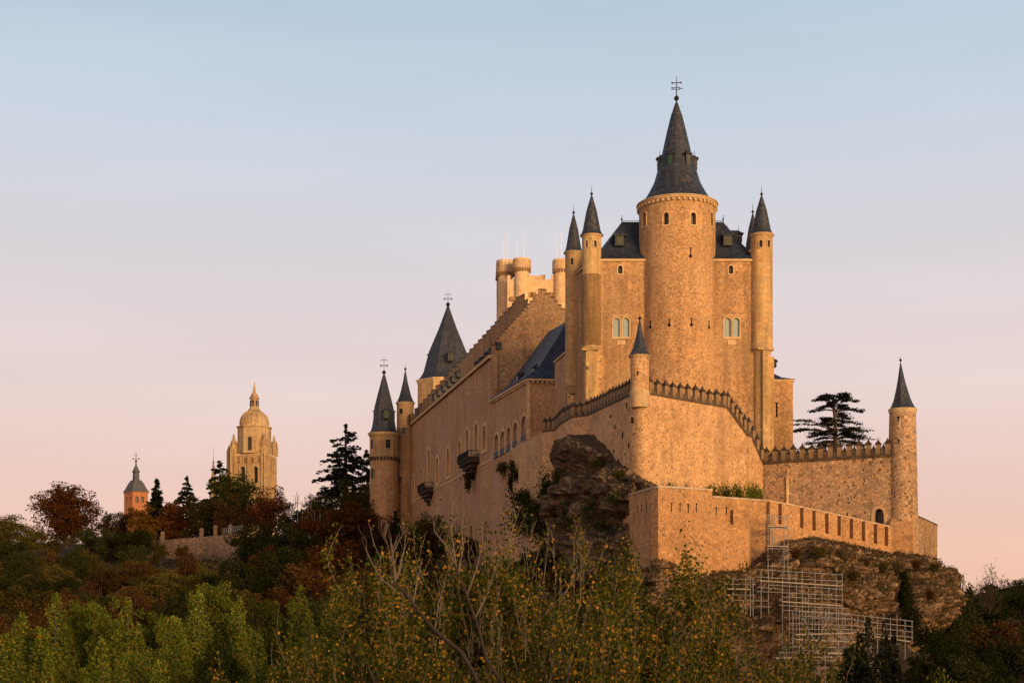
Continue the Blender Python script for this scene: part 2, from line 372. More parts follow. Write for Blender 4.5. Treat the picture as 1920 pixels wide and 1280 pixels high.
# ------------------------------------------------------------------ castle pieces: shared builders
def hit(x, y, P0, n):                            # where the sight line of a photo point meets a wall plane
    d = Vector(((x - CX) / F, 1.0, (HY - y) / F)); n = Vector((n[0], n[1], 0))
    return d * (Vector(P0).dot(n) / d.dot(n))
CONVEX = [(1, 0), (.86, .05), (.75, .13), (.66, .26), (.44, .6), (.11, .93), (.03, 1)]
CONCAVE = [(1, 0), (.86, .05), (.72, .13), (.58, .24), (.42, .42), (.26, .62), (.08, .92), (.03, 1)]
def cone_roof(parent, cx, cy, zb, r, zt, prof=CONVEX, n=16, mat='slate', name='roof', ball=.22, spike=1.0, vane=0.0, ph=0.0):
    h = zt - zb
    m = MB().lathe(cx, cy, [(r * a, zb + h * b) for a, b in prof], n, ph)
    ro = m.build(name, MATS[mat], parent, 24)
    f = MB().ball((cx, cy, zt + ball * .6), ball)
    top = zt + ball + spike
    f.tube([(cx, cy, zt - .2), (cx, cy, top)], [.06, .03], 5)
    if vane > 0:
        zc = zt + ball + spike * .72
        f.box((cx, cy, zc), (vane * .5, .04, .04)); f.box((cx + vane * .46, cy, zc), (.07, .05, .10)); f.box((cx - vane * .46, cy, zc), (.07, .05, .10))
        z2 = zt + ball + spike * .38
        f.box((cx, cy, z2 + .14), (vane * .42, .035, .03)); f.box((cx, cy, z2 - .14), (vane * .42, .035, .03))
        for k in (-1, 1): f.box((cx + k * vane * .5, cy, z2), (.14, .03, .2), (1, 0, .7 * k), (0, 1, 0), (-.7 * k, 0, 1))
    f.build('finial', MATS['iron'], ro)
    return ro
def eave_ring(parent, cx, cy, z, r, mat='trim', over=.18, h=.35, dent=0, name='cornice'):
    m = MB().lathe(cx, cy, [(r + .02, z - h), (r + over * .55, z - h * .75), (r + over * .7, z - h * .3), (r + over, z - h * .28), (r + over, z), (r * .5, z + .01)], 40)
    for k in range(dent):
        a = 2 * math.pi * k / dent; c = math.cos(a); s = math.sin(a)
        m.box((cx + c * (r + .10), cy + s * (r + .10), z - h - .16), (.16, .13, .17), (c, s, 0), (-s, c, 0))
    return m.build(name, MATS[mat], parent, 30)
def on_shaft(cx, cy, r, x, y):                   # photo point -> point and outward normal on a round shaft
    dx = (x - CX) / F
    a = 1 + dx * dx; b = -2 * (dx * cx + cy); c = cx * cx + cy * cy - r * r
    q = b * b - 4 * a * c; t = (-b - math.sqrt(max(q, 0))) / (2 * a)
    p = Vector((dx * t, t, (HY - y) * t / F)); n = Vector((p.x - cx, p.y - cy, 0)).normalized()
    return p, n
def slit(parent, cutter, P0, n, h=.9, w=.14, hole=.24, name='arrow_slit'):
    n = Vector((n[0], n[1], 0)).normalized(); v = Vector((0, 0, 1)); u = v.cross(n); P0 = Vector(P0)
    ring = [(hole * math.cos(2 * math.pi * k / 10), hole * math.sin(2 * math.pi * k / 10)) for k in range(10)]
    g = lambda q, d: P0 + u * q[0] + v * q[1] + n * d
    bar = [(-w / 2, .05), (w / 2, .05), (w / 2, h), (-w / 2, h)]
    top = [(-w * 1.2, h - .08), (w * 1.2, h - .08), (w * 1.2, h + .04), (-w * 1.2, h + .04)]
    pn = MB()
    for q in ((ring, bar) if hole else (bar,)):
        pn.prism([g(p, -.02) for p in q], [g(p, .025 + (.004 if q is bar else 0)) for p in q])
    pn.prism([g(p, -.02) for p in top], [g(p, .033) for p in top])
    return pn.build(name, MATS['void'], parent)
def dormer(parent, P0, n, w=.9, h=1.1, depth=1.4, hood=.5, shut='shutter_olive', spike=True, name='dormer', mat='slate'):
    n = Vector((n[0], n[1], 0)).normalized(); v = Vector((0, 0, 1)); u = v.cross(n); P0 = Vector(P0)
    m = MB(); a = w / 2
    m.box(P0 - n * depth / 2 + v * h / 2, (a, depth / 2, h / 2), u, n, v)
    zt = P0 + v * h; o_ = .22
    b = [zt - u * (a + o_) + n * o_, zt + u * (a + o_) + n * o_, zt + u * (a + o_) - n * depth, zt - u * (a + o_) - n * depth]
    mid = [zt - u * a * .75 + v * hood * .45 - n * .02, zt + u * a * .75 + v * hood * .45 - n * .02, zt + u * a * .75 + v * hood * .45 - n * depth, zt - u * a * .75 + v * hood * .45 - n * depth]
    top = [zt + v * hood - u * .04 - n * a * .8, zt + v * hood + u * .04 - n * a * .8, zt + v * hood + u * .04 - n * depth, zt + v * hood - u * .04 - n * depth]
    m.prism(b, [p + v * .10 for p in b]); m.prism([p + v * .104 for p in b], mid); m.prism([p + v * .004 for p in mid], top)
    if spike: m.tube([zt + v * hood - n * a * .8, zt + v * (hood + .7) - n * a * .8], [.05, .02], 4)
    d = m.build(name, MATS[mat], parent)
    s_ = MB(); s_.box(P0 + n * .02 + v * (h * .5), (a * .68, .04, h * .40), u, n, v)
    s_.build('shutter', MATS[shut], d)
    return d
_merlon = {}; MR = random.Random(3)
def merlon_mesh(kind):
    if kind in _merlon: return _merlon[kind]
    w, t, h, ch, ov = dict(tall=(.29, .24, 1.30, .48, .09), short=(.25, .16, .62, .50, .05), slim=(.24, .20, 1.15, .40, .07), plain=(.40, .30, 1.3, .05, .0))[kind]
    b = MB().box((0, 0, h / 2 + .02), (w, t, h / 2)); me = b.build('merlon', MATS['merlon_stone']); m1 = me.data; bpy.data.objects.remove(me)
    c = MB(); q = lambda W, T, z: [Vector((-W, -T, z)), Vector((W, -T, z)), Vector((W, T, z)), Vector((-W, T, z))]
    c.prism(q(w + ov, t + ov, h + .02), q(w + ov, t + ov, h + .10)); c.prism(q(w + ov - .02, t + ov - .02, h + .104), q(.05, .05, h + .10 + ch))
    if kind != 'plain': c.ball((0, 0, h + .15 + ch), .095, 6)
    ce = c.build('cap', MATS['cap_stone']); m2 = ce.data; bpy.data.objects.remove(ce)
    _merlon[kind] = (m1, m2); return _merlon[kind]
def merlon(parent, pos, yaw, kind='tall', sc=1.0):
    m1, m2 = merlon_mesh(kind); off = OFF[_root(parent).name]
    o = bpy.data.objects.new('merlon', m1); COL.objects.link(o); o.parent = parent
    o.location = Vector(pos) - off; o.rotation_euler = (MR.gauss(0, .012), MR.gauss(0, .015), yaw + MR.gauss(0, .03)); o.scale = (MR.uniform(.92, 1.08), 1, sc * MR.uniform(.93, 1.05))
    c = bpy.data.objects.new('cap', m2); COL.objects.link(c); c.parent = o
def strip(pts, zt, zb, th, side=1):              # wall prism along a plan polyline, thickness to the inside
    m = MB()
    inn = []
    for i, p in enumerate(pts):
        a = Vector(pts[max(i - 1, 0)]); b = Vector(pts[min(i + 1, len(pts) - 1)]); t = (b - a).normalized(); inn.append(Vector(p) + Vector((-t.y, t.x)) * th * side)
    N = len(pts); vs = []; fs = []
    for i in range(N):
        for q, z in ((pts[i], zt[i]), (inn[i], zt[i]), (inn[i], zb[i]), (pts[i], zb[i])): vs.append((q[0], q[1], z))
    for i in range(N - 1):
        a = i * 4; b = a + 4
        fs += [(a + k, a + (k + 1) % 4, b + (k + 1) % 4, b + k) for k in range(4)]
    fs += [(0, 1, 2, 3), (4 * N - 1, 4 * N - 2, 4 * N - 3, 4 * N - 4)]
    return m.add(vs, fs)
def V2(x, d): return Vector((PX(x, d), d))
def along(pts, s):
    for a, b in zip(pts[:-1], pts[1:]):
        L = (b - a).length
        if s <= L: return a + (b - a) * (s / L), (b - a).normalized()
        s -= L
    return pts[-1], (pts[-1] - pts[-2]).normalized()
def plen(pts): return sum((b - a).length for a, b in zip(pts[:-1], pts[1:]))

# ------------------------------------------------------------------ the keep
KD = 185.0
kx0, kx1 = PX(1109, KD), PX(1428, KD)
keep = thing('castle_keep', 'tall golden stone keep with big round central tower under a dark witch hat spire', 'castle keep', (21, 189, 14))
kz = PZ(486, KD)
kp = [(kx0, 185.0), (kx1, 185.0), (kx1 + .3, 193.6), (kx0 - 1.95, 193.6)]
cutK = MB(); nF = (0, -1, 0); P0K = (0, 185.0, 0)
wk = MB().plan(kp, 8, kz)
kwall = wk.build('wall', MATS['masonry'], keep)
for x in (1163, 1370.5):
    p = hit(x, 513, P0K, nF); window(keep, cutK, p, nF, .58, 1.05, 'round', .16, .4)
for x in (1155.8, 1173.6, 1364, 1380.3):
    p = hit(x, 631, P0K, nF); window(keep, cutK, p, nF, .88, 2.45, 'round', .16, .3, pm='blind', sub='blind')
for x in (1164.7, 1372.3):                        # lobed stone frame round each pair
    p = hit(x, 634, P0K, nF); m = MB()
    m.box(p + Vector((0, -.03, 0)), (1.25, .05, .09)); m.build('window_sill', MATS['trim'], keep)
    MB().box(p + Vector((0, -.02, -.55)), (.55, .07, .30)).build('corbel', MATS['trim'], keep)
    MB().box(p + Vector((0, -.03, 2.95)), (1.22, .05, .07)).build('hood_moulding', MATS['trim'], keep)
nL = Vector((-(193.6 - 185), -1.95)).normalized(); nL = (nL[0], nL[1], 0); P0L = (kp[0][0], kp[0][1], 0)
for x, yb, w, h in ((1081.5, 530, .35, 1.2), (1085.5, 646, .5, 2.4), (1088.7, 646, .5, 2.4)):
    window(keep, cutK, hit(x, yb, P0L, nL), nL, w, h, 'rect', .12, .35)
cut(kwall, cutK)
# eaves moulding
m = MB(); g = .22
ko = [(kp[0][0] - g, kp[0][1] - g), (kp[1][0] + g, kp[1][1] - g), (kp[2][0] + g, kp[2][1] + g), (kp[3][0] - g, kp[3][1] + g)]
m.plan(ko, kz - .28, kz + .02); m.build('cornice', MATS['trim'], keep)
# hipped slate roof, flared at the eaves
zr = PZ(416, 189.3); ra, rb = PX(1166, 189.3), PX(1356, 189.3)
def hip(z0, zr, pl, ra, rb, yc, over=.4, mids=((.16, .30), (.5, .60))):
    cx = [Vector((ra, yc)), Vector((rb, yc)), Vector((rb, yc)), Vector((ra, yc))]
    loops = []
    ol = [Vector(p) + (Vector(p) - c).normalized() * over for p, c in zip(pl, cx)]
    for hfrac, infrac in ((0, 0),) + tuple(mids) + ((1, 1),):
        loops.append([Vector((*(o_.lerp(c, infrac)), z0 + (zr - z0) * hfrac)) for o_, c in zip(ol, cx)])
    b = MB()
    for a, c in zip(loops[:-1], loops[1:]): 
        n = len(b.v); b.v += a + c
        b.f += [(n + i, n + (i + 1) % 4, n + 4 + (i + 1) % 4, n + 4 + i) for i in range(4)]
    b.f.append((0, 1, 2, 3)[::-1])
    return b
hip(kz + .03, zr, kp, ra, rb, 189.3).build('roof', MATS['slate_blue'], keep, 20)
for x in (ra, rb):
    f = MB().tube([(x, 189.3, zr - .1), (x, 189.3, zr + .9)], [.07, .03], 5); f.ball((x, 189.3, zr + .35), .13, 6)
    f.build('finial', MATS['iron'], keep)
f = MB().tube([(ra, 189.3, zr + .15), (rb, 189.3, zr + .15)], .035, 4); f.build('ridge_rod', MATS['iron'], keep)
for x in (1161.5, 1365):
    dormer(keep, P(x, 460, 186.3), nF, 1.15, 1.3, 2.2, .85)
dormer(keep, P(1390, 456, 188.8), (1, 0, 0), 1.0, 1.1, 1.6, .6)
# round central tower
tcx, tcy, tr = PX(1269.7, 187.2), 187.2, 71.6 * 187.2 / F
tz = PZ(389, tcy)
shaft = MB().lathe(tcx, tcy, [(tr * 1.015, 8), (tr * 1.01, 20), (tr, 30), (tr * .995, tz)], 64).build('round_tower', MATS['masonry_dotted'], keep, 40)
cutT = MB()
for x, yb, h, w in ((1208.5, 424, 1.75, .72), (1249, 421, 1.55, .74), (1300, 421, 1.55, .74), (1334.3, 424, 1.75, .72)):
    p, n = on_shaft(tcx, tcy, tr * .997, x, yb); window(shaft, cutT, p, n, w, h, 'round', .20, .6)
cut(shaft, cutT)
shaft.data.polygons.foreach_set('use_smooth', [True] * len(shaft.data.polygons)); shaft.data.set_sharp_from_angle(angle=R(25))
for x, y, h in ((1295, 480, 1.05), (1219.5, 613, .8), (1255, 609.5, .78), (1296.5, 608.5, .8), (1329.3, 613.5, .8)):
    p, n = on_shaft(tcx, tcy, tr * .9985, x, y); slit(shaft, None, p, n, h, .12, .21)
eave_ring(keep, tcx, tcy, tz + .25, tr, 'trim', .34, .42, 46)
sx = PX(1268.5, tcy); pk = tcy / F
sp = [(72.5, 386.5), (66, 381), (59, 372), (52.5, 361), (44, 345), (37, 322), (32.5, 305), (27, 286), (18.3, 247), (11, 218), (2.0, 192)]
m = MB()
prof = [(h * pk, PZ(y, tcy)) for h, y in sp]
vs = []; n_ = 16
m.lathe(0, 0, prof, n_, R(11.25))
m.v = [Vector((v.x + tcx + (sx - tcx) * min(1, (v.z - tz) / 8), v.y + tcy, v.z)) for v in m.v]
spire = m.build('spire', MATS['slate'], keep, 18)
zt = PZ(192, tcy)
f = MB().ball((sx, tcy, PZ(184.5, tcy)), .34, 12); f.tube([(sx, tcy, zt - .3), (sx, tcy, PZ(143, tcy))], [.09, .03], 6)
zc = PZ(155.5, tcy); f.box((sx, tcy, zc), (.62, .04, .045), (1, 0, .05)); 
for k in (-1, 1): f.box((sx + k * .58, tcy, zc + k * .03), (.09, .05, .10))
zc = PZ(166, tcy)
for dz in (-.13, .13): f.box((sx + .05, tcy, zc + dz), (.36, .03, .035))
f.box((sx + .62, tcy, zc), (.20, .03, .04)); f.box((sx + .42, tcy, zc), (.05, .03, .16))
for k in (-1, 1): f.box((sx - .52, tcy, zc + k * .10), (.20, .03, .045), (1, 0, -.35 * k), (0, 1, 0), (.35 * k, 0, 1))
f.build('finial', MATS['iron'], spire)
for a in (-90, -28, 28, 90, 150, -150):
    n = Vector((math.sin(R(a)), -math.cos(R(a)), 0)); r = 36.5 * pk
    dormer(keep, Vector((tcx, tcy, PZ(321, tcy))) + n * r, n, .70, 1.55, 1.0, .55, 'shutter' if a < 0 else 'shutter_olive')
# corner turrets of the keep
def turret(parent, x, d, hw, ytop, ybot, hwc, ytip, wins=(), mat='ashlar', stain=None, rings=(), base=True, roofp=CONVEX, spike=1.05, ball=.19, roofmat='slate', hwt=None):
    s = d / F; cx, cy, r = PX(x, d), d, hw * s; zt, zb = PZ(ytop, d), PZ(ybot, d)
    rt = (hwt or hw) * s
    prof = [(r, zb), (r, zb + (zt - zb) * .62), (rt, zb + (zt - zb) * .64), (rt, zt)]
    if base: prof = [(r * .55, zb - 1.2), (r * .95, zb - .25), (r * 1.04, zb - .2), (r * 1.04, zb)] + prof
    t_ = MB().lathe(cx, cy, prof, 28).build('turret', MATS[mat], parent, 30)
    cu = MB()
    for wx, wy, w, h in wins:
        p, n = on_shaft(cx, cy, rt, wx, wy); window(t_, cu, p, n, w, h, 'round', .10, .35)
    cut(t_, cu)
    t_.data.polygons.foreach_set('use_smooth', [True] * len(t_.data.polygons)); t_.data.set_sharp_from_angle(angle=R(25))
    eave_ring(t_, cx, cy, zt + .10, rt, 'trim', .22, .30)
    ro = MB().lathe(cx, cy, [(hwc * s * a, zt + .04 + (PZ(ytip, d) - zt) * b) for a, b in roofp], 16).build('roof', MATS[roofmat], t_, 24)
    z = PZ(ytip, d)
    MB().ball((cx, cy, z + .15), ball, 8).tube([(cx, cy, z - .2), (cx, cy, z + .15 + spike)], [.055, .02], 5).build('finial', MATS['iron'], t_)
    return t_, cx, cy, r
tl, lx, ly, lr = turret(keep, 1109.3, 185.4, 18.0, 442.5, 651, 22.5, 365.5, ((1100, 463, .36, .85), (1115.7, 463, .40, .85)))
MB().lathe(lx, ly, [(lr + .012, PZ(650, 185.4)), (lr + .02, PZ(640, 185.4)), (lr + .03, PZ(600, 185.4)), (lr + .03, PZ(518, 185.4)), (lr - .05, PZ(514, 185.4))], 28).build('weathered_drum', MATS['ashlar_stained'], tl, 30)
tr2, rx, ry, rr = turret(keep, 1428, 185.4, 20.6, 442.5, 653, 23.5, 366, ((1426.7, 463, .42, .90), (1441.3, 463, .38, .90)))
turret(keep, 1075.5, 193.6, 15.8, 475, 722, 19.0, 400.5, ((1072.5, 496, .40, .9),))
turret(keep, 1411.5, 193.6, 15.5, 475, 690, 18.5, 399)
# piers under the two front turrets, with rounded niches and a flat pilaster
for cx, cy, r, pxl, side in ((lx, ly, lr, 1111, -1), (rx, ry, rr, 1435, 1)):
    b = MB().lathe(cx, cy, [(r * .80, 10), (r * .80, PZ(662, 185) - .3), (r * .98, PZ(651, 185))], 24)
    w = .50; a = math.atan2(-1, side * .25); dn = Vector((math.cos(a), math.sin(a), 0)); un = Vector((-dn.y, dn.x, 0))
    b.box(Vector((cx, cy, (10 + PZ(660, 185)) / 2)) + dn * (r * .55), (w * .95, r * .5, (PZ(660, 185) - 10) / 2), un, dn)
    b.box(Vector((cx, cy, PZ(656, 185))) + dn * (r * .2), (r * .80, r * .80, .16), un, dn)
    if side > 0: b.box(Vector((cx + r * .75, cy + r * .3, (10 + PZ(668, 185)) / 2)), (r * .36, r * .5, (PZ(668, 185) - 10) / 2))
    b.build('pier', MATS['ashlar'], keep, 30)

# lower block behind the keep on its right
rw = thing('castle_wing', 'low stone block with a dark flared roof tucked behind the right turret of the keep', 'castle wing', (35, 198, 14))
d = 197.0; q = [(PX(1420, d), d), (PX(1487, d), d), (PX(1487, d) + .2, d + 9), (PX(1420, d), d + 9)]
zt = PZ(711, d)
w_ = MB().plan(q, 6, zt).build('wall', MATS['masonry'], rw)
slit(rw, None, hit(1456.5, 782, (0, d, 0), nF), nF, 2.0, .22, 0, 'window')
MB().plan([(q[0][0], d - .15), (q[1][0] + .15, d - .15), (q[1][0] + .35, d + 9), (q[0][0], d + 9)], zt - .3, zt).build('cornice', MATS['trim'], rw)
hip(zt + .01, zt + 4.2, q, q[0][0] + .3, q[0][0] + .5, d + 4.2, .35, ((.12, .34), (.42, .70))).build('roof', MATS['slate_blue'], rw, 20)
dormer(rw, P(1455, 688, d + 1.2), (1, -.3, 0), .9, .8, 1.2, .5, spike=False)

# ------------------------------------------------------------------ curtain wall with its battlements
def at(pts): return [V2(*p) for p in pts]
ZC = 27.0
cw = thing('curtain_wall', 'high golden bastion wall with pointed battlements stepping down to the right', 'castle wall', (16, 166, 9))
c0 = V2(1182, 166.6); c1 = V2(1217, 165.8); ctr = V2(1200, 164.6)
arc = [c0 * (1 - t) ** 2 + ctr * 2 * t * (1 - t) + c1 * t * t for t in [k / 8 for k in range(9)]]
left = at([(950, 217.2), (1017, 198), (1040, 196.5), (1052, 190), (1072, 184.4), (1102, 182.3)])
right = at([(1362, 176)])
slope = at([(1400, 178.8), (1408, 179.4), (1431, 181)])
pts = left + arc + right + slope
zt = [ZC] * (len(left) + len(arc) + 1) + [PZ(817, 178.8), PZ(819, 179.4), PZ(872, 181)]
strip(pts, zt, [3] * len(pts), 1.8).build('wall', MATS['masonry_curtain'], cw, 20)
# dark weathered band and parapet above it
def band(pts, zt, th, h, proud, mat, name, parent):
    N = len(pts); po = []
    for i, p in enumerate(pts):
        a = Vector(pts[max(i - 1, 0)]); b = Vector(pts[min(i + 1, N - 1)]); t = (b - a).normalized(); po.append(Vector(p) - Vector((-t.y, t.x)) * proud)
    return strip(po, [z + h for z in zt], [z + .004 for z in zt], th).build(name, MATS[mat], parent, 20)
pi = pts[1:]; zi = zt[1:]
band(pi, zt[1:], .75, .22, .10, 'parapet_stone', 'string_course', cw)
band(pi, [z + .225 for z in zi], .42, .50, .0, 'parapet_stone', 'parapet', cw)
def merlons(parent, pts, zt, step, kind, start=.4, end=.3, inset=.2, alt=None, sc=1.0, lift=.0):
    L = plen(pts); n = max(1, int((L - start - end) / step + .5)); st = (L - start - end) / n
    cum = [0]
    for a, b in zip(pts[:-1], pts[1:]): cum.append(cum[-1] + (b - a).length)
    for k in range(n + 1):
        for h, kd in ((0, kind), (.5, alt)):
            s = start + (k + h) * st
            if kd is None or s > L - end + .01: continue
            p, t = along(pts, s); nn = Vector((-t.y, t.x)); p = p + nn * inset
            z = float(np.interp(s, cum, zt))
            merlon(parent, (p.x, p.y, z + lift), math.atan2(t.y, t.x), kd, sc)
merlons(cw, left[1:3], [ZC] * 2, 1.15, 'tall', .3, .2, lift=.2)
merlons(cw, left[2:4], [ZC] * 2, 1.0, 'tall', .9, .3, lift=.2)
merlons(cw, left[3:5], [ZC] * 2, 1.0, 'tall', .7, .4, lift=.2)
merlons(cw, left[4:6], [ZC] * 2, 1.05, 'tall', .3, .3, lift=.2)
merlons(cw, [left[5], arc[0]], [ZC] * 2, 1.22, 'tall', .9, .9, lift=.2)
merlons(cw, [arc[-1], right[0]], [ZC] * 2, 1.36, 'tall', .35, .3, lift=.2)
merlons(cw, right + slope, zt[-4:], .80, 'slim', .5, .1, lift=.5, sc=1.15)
# putlog holes and lost stones on the shaded face
m = MB(); rg = random.Random(5)
for x, y in ((1175, 760), (1167.5, 816), (1172, 851), (1153, 800), (1151, 845), (1101, 797), (1101, 845), (1159, 862), (1052, 815), (1145, 780), (1185, 787), (1179, 835)):
    k = (x - 1102) / (1182 - 1102); dd = 182.3 + (166.6 - 182.3) * max(k, -.3); a = left[5]; b = arc[0]; t = (b - a).normalized(); nn = Vector((t.y, -t.x, 0))
    p = hit(x, y, (a.x, a.y, 0), (nn.x, nn.y)); s_ = rg.uniform(.12, .24)
    MB().box(p, (s_, .02, s_ * rg.uniform(.8, 1.6)), (t.x, t.y, rg.uniform(-.4, .4)), nn, (0, 0, 1)).build('putlog_hole', MATS['void'], cw)

wt = thing('watch_turret', 'slim corner turret with slate cone roof on the near corner of the bastion wall', 'turret', (PX(1199.5, 165.9), 165.9, ZC - 2))
turret(wt, 1199.5, 165.9, 17.6, 668.5, 742, 21.8, 599, (), 'masonry_curtain', base=False, roofp=CONCAVE, spike=.5)
m = MB().lathe(PX(1199.5, 165.9), 165.9, [(1.0, ZC - 1.5), (1.12, ZC - .2), (1.20, ZC + .1), (1.20, ZC + .3), (1.12, ZC + .45)], 28); m.build('base_moulding', MATS['trim'], wt, 30)
p, n = on_shaft(PX(1199.5, 165.9), 165.9, 17.6 * 165.9 / F, 1196, 704); slit(wt, None, p, n, .42, .13, 0)

# ------------------------------------------------------------------ right-hand outer wall and round corner tower
ZR = PZ(869, 181)
ow = thing('outer_wall', 'mottled outer wall right of the bastion with alternating tall and short battlements', 'castle wall', (42, 176, 8))
oa = at([(1429, 181.5), (1475, 179.6), (1670, 173.2)])
oz = [PZ(871, 181.5), PZ(867.5, 179.6), PZ(856, 173.2)]
ww = strip(oa, oz, [5] * 3, 1.6).build('wall', MATS['masonry_patchy'], ow)
nR = (oa[2] - oa[1]); nR = Vector((nR.y, -nR.x, 0)).normalized()
cu = MB(); pg = hit(1648, 986, (oa[1].x, oa[1].y, 0), nR)
window(ow, cu, pg, nR, 1.25, 2.15, 'pointed', .32, .9, 'doorway', sub='door_shadow')
cut(ww, cu)
m = MB(); p = hit(1476.5, 1010, (oa[1].x, oa[1].y, 0), nR); m.box(p + Vector((0, .05, 3.2)), (.16, .16, 4.6)); m.build('quoin_strip', MATS['trim'], ow)
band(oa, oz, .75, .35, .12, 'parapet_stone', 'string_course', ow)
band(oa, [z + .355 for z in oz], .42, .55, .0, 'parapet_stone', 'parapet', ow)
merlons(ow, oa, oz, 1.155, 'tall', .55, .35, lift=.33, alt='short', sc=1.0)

ct = thing('corner_tower', 'round weathered tower with tall faceted slate cone at the right end of the outer wall', 'tower', (PX(1693, 174), 174, 6))
dT = 174.0; s = dT / F; cx = PX(1692.5, dT); r0 = 24.3 * s
MB().lathe(cx, dT, [(28.5 * s, 6), (28 * s, PZ(960, dT)), (26.2 * s, PZ(870, dT)), (24.6 * s, PZ(790, dT)), (24.2 * s, PZ(770, dT))], 40).build('shaft', MATS['masonry_patchy'], ct, 30)
eave_ring(ct, cx, dT, PZ(767, dT), r0, 'trim', .14, .5)
m = MB().lathe(0, 0, [(26.3 * s * a, PZ(768, dT) + (PZ(680, dT) - PZ(768, dT)) * b) for a, b in CONCAVE], 8, R(20))
tipx = PX(1688.5, dT) - cx
m.v = [Vector((v.x + cx + tipx * (v.z - PZ(768, dT)) / (PZ(680, dT) - PZ(768, dT)), v.y + dT, v.z)) for v in m.v]
m.build('roof', MATS['slate'], ct, 14)
MB().ball((cx + tipx, dT, PZ(675, dT)), .17, 8).tube([(cx + tipx, dT, PZ(682, dT)), (cx + tipx, dT, PZ(668, dT))], [.05, .02], 5).build('finial', MATS['iron'], ct)
for x, y in ((1685, 790), (1685.5, 834)):
    p, n = on_shaft(cx, dT, r0 * 1.03, x, y); slit(ct, None, p, n, .6, .12, 0)
b = [V2(1666, 171.8), V2(1711, 171.2), V2(1722, 173.5), V2(1718, 177), V2(1672, 177)]
top = [V2(1672, 173.2), V2(1708, 172.6), V2(1714, 174), V2(1713, 176), V2(1676, 176)]
m = MB(); m.plan(b, 5, PZ(992, 172)); m.prism([Vector((*p, PZ(991.9, 172))) for p in b], [Vector((*p, PZ(968, 172))) for p in top])
m.build('base_buttress', MATS['masonry_terrace'], ct)
ew = thing('end_wall', 'short rubble wall sloping down right of the round corner tower', 'castle wall', (51, 178, 6))
e = at([(1719, 175), (1757.5, 180.5), (1756, 186)]); ez = [PZ(967, 175), PZ(984.5, 180.5), PZ(990, 186)]
strip(e, ez, [5] * 3, 1.2).build('wall', MATS['masonry_rough'], ew)
band(e, ez, 1.0, .14, .06, 'parapet_stone', 'coping', ew)

# ------------------------------------------------------------------ low terrace wall in front
tw = thing('terrace_wall', 'low ochre terrace wall with slits and a stone coping at the foot of the castle', 'castle wall', (25, 155, 4))
sec = [  # plan, top, bottom of each run
    (at([(1182, 166), (1180, 160.3), (1234, 152)]), [14.5, 14.75, 14.87], [2, 2, 2]),
    (at([(1234, 152), (1335.5, 156.2)]), [14.87, 14.9], [3, 3.5]),
    (at([(1335.5, 157.6), (1437, 160.4)]), [14.28, 14.1], [3, 3]),
    (at([(1437, 160.4), (1482, 161.8), (1560, 164.6), (1668, 168.8)]), [14.1, 13.75, 12.95, 11.75], [5, 6, 6, 6])]
for q, zt_, zb_ in sec: strip(q, zt_, zb_, 1.2).build('wall', MATS['masonry_terrace'], tw)
for q, zt_, zb_ in sec: band(q, zt_, .75, .20, .10, 'coping_stone', 'coping', tw)
# lower thickening of the middle run: a wall step with a square stub on it
q = at([(1335.5, 156.9), (1404, 158.3), (1409, 159.2)]); z = PZ(981, 157)
strip(q, [z, z - .1, z - .1], [2.5] * 3, .9).build('buttress', MATS['masonry_terrace'], tw)
m = MB(); c = P(1389, 984, 158.2); m.box((c.x, c.y + .35, c.z + .8), (.85, .5, .95)); m.build('stub', MATS['masonry_terrace'], tw)
def slits(plist, a, b, h):
    t = (b - a).normalized(); n = Vector((t.y, -t.x, 0))
    for x, y in plist: slit(tw, None, hit(x, y, (a.x, a.y, 0), n), n, h, .10, 0)
slits(((1259, 960), (1275, 961), (1290.5, 962), (1306, 961)), sec[1][0][0], sec[1][0][1], 1.0)
slits(((1196, 961), (1203, 959), (1212, 958), (1221, 957)), sec[0][0][1], sec[0][0][2], .75)
slits(((1343, 966), (1362, 966)), sec[2][0][0], sec[2][0][1], .9)
# tall recesses along the right-hand run: proud panels leave shaded gaps with sloping sills
q, zt_, zb_ = sec[3]
gx = [1457, 1497.5, 1520.5, 1544.5, 1567.5, 1590.5, 1613, 1635.5, 1656]
a3, b3 = q[0], q[-1]
def onrun(x):                                     # plan point on the run for a photo x
    for a, b in zip(q[:-1], q[1:]):
        t = b - a; n = Vector((t.y, -t.x, 0)).normalized(); p = hit(x, 900, (a.x, a.y, 0), n)
        if (Vector((p.x, p.y)) - a).dot(t) <= t.length_squared + 1e-6: return Vector((p.x, p.y))
    return q[-1]
edges = [1438] + [v for g_ in gx for v in (g_ - 3.2, g_ + 3.2)] + [1667]
for k in range(0, len(edges), 2):
    pa, pb = onrun(edges[k]), onrun(edges[k + 1])
    za = np.interp(pa.y, [p.y for p in q], zt_); zb = np.interp(pb.y, [p.y for p in q], zt_)
    t = (pb - pa).normalized(); n = Vector((t.y, -t.x)); 
    m = MB(); f0 = [pa + n * .55, pb + n * .55, pb - n * .1, pa - n * .1]
    m.plan(f0, [za - 2.45, zb - 2.45, zb - 2.45, za - 2.45], [za - .01, zb - .01, zb - .01, za - .01]); m.build('merlon', MATS['masonry_terrace'], tw)
ol = [p + Vector((0, 0)) for p in q]
qq = [Vector(p) - Vector(((q[-1] - q[0]).normalized().y * -1, (q[-1] - q[0]).normalized().x)) * .60 for p in q]
strip(qq, [z - 2.4 for z in zt_], [4] * len(q), .6).build('lower_wall', MATS['masonry_terrace'], tw)
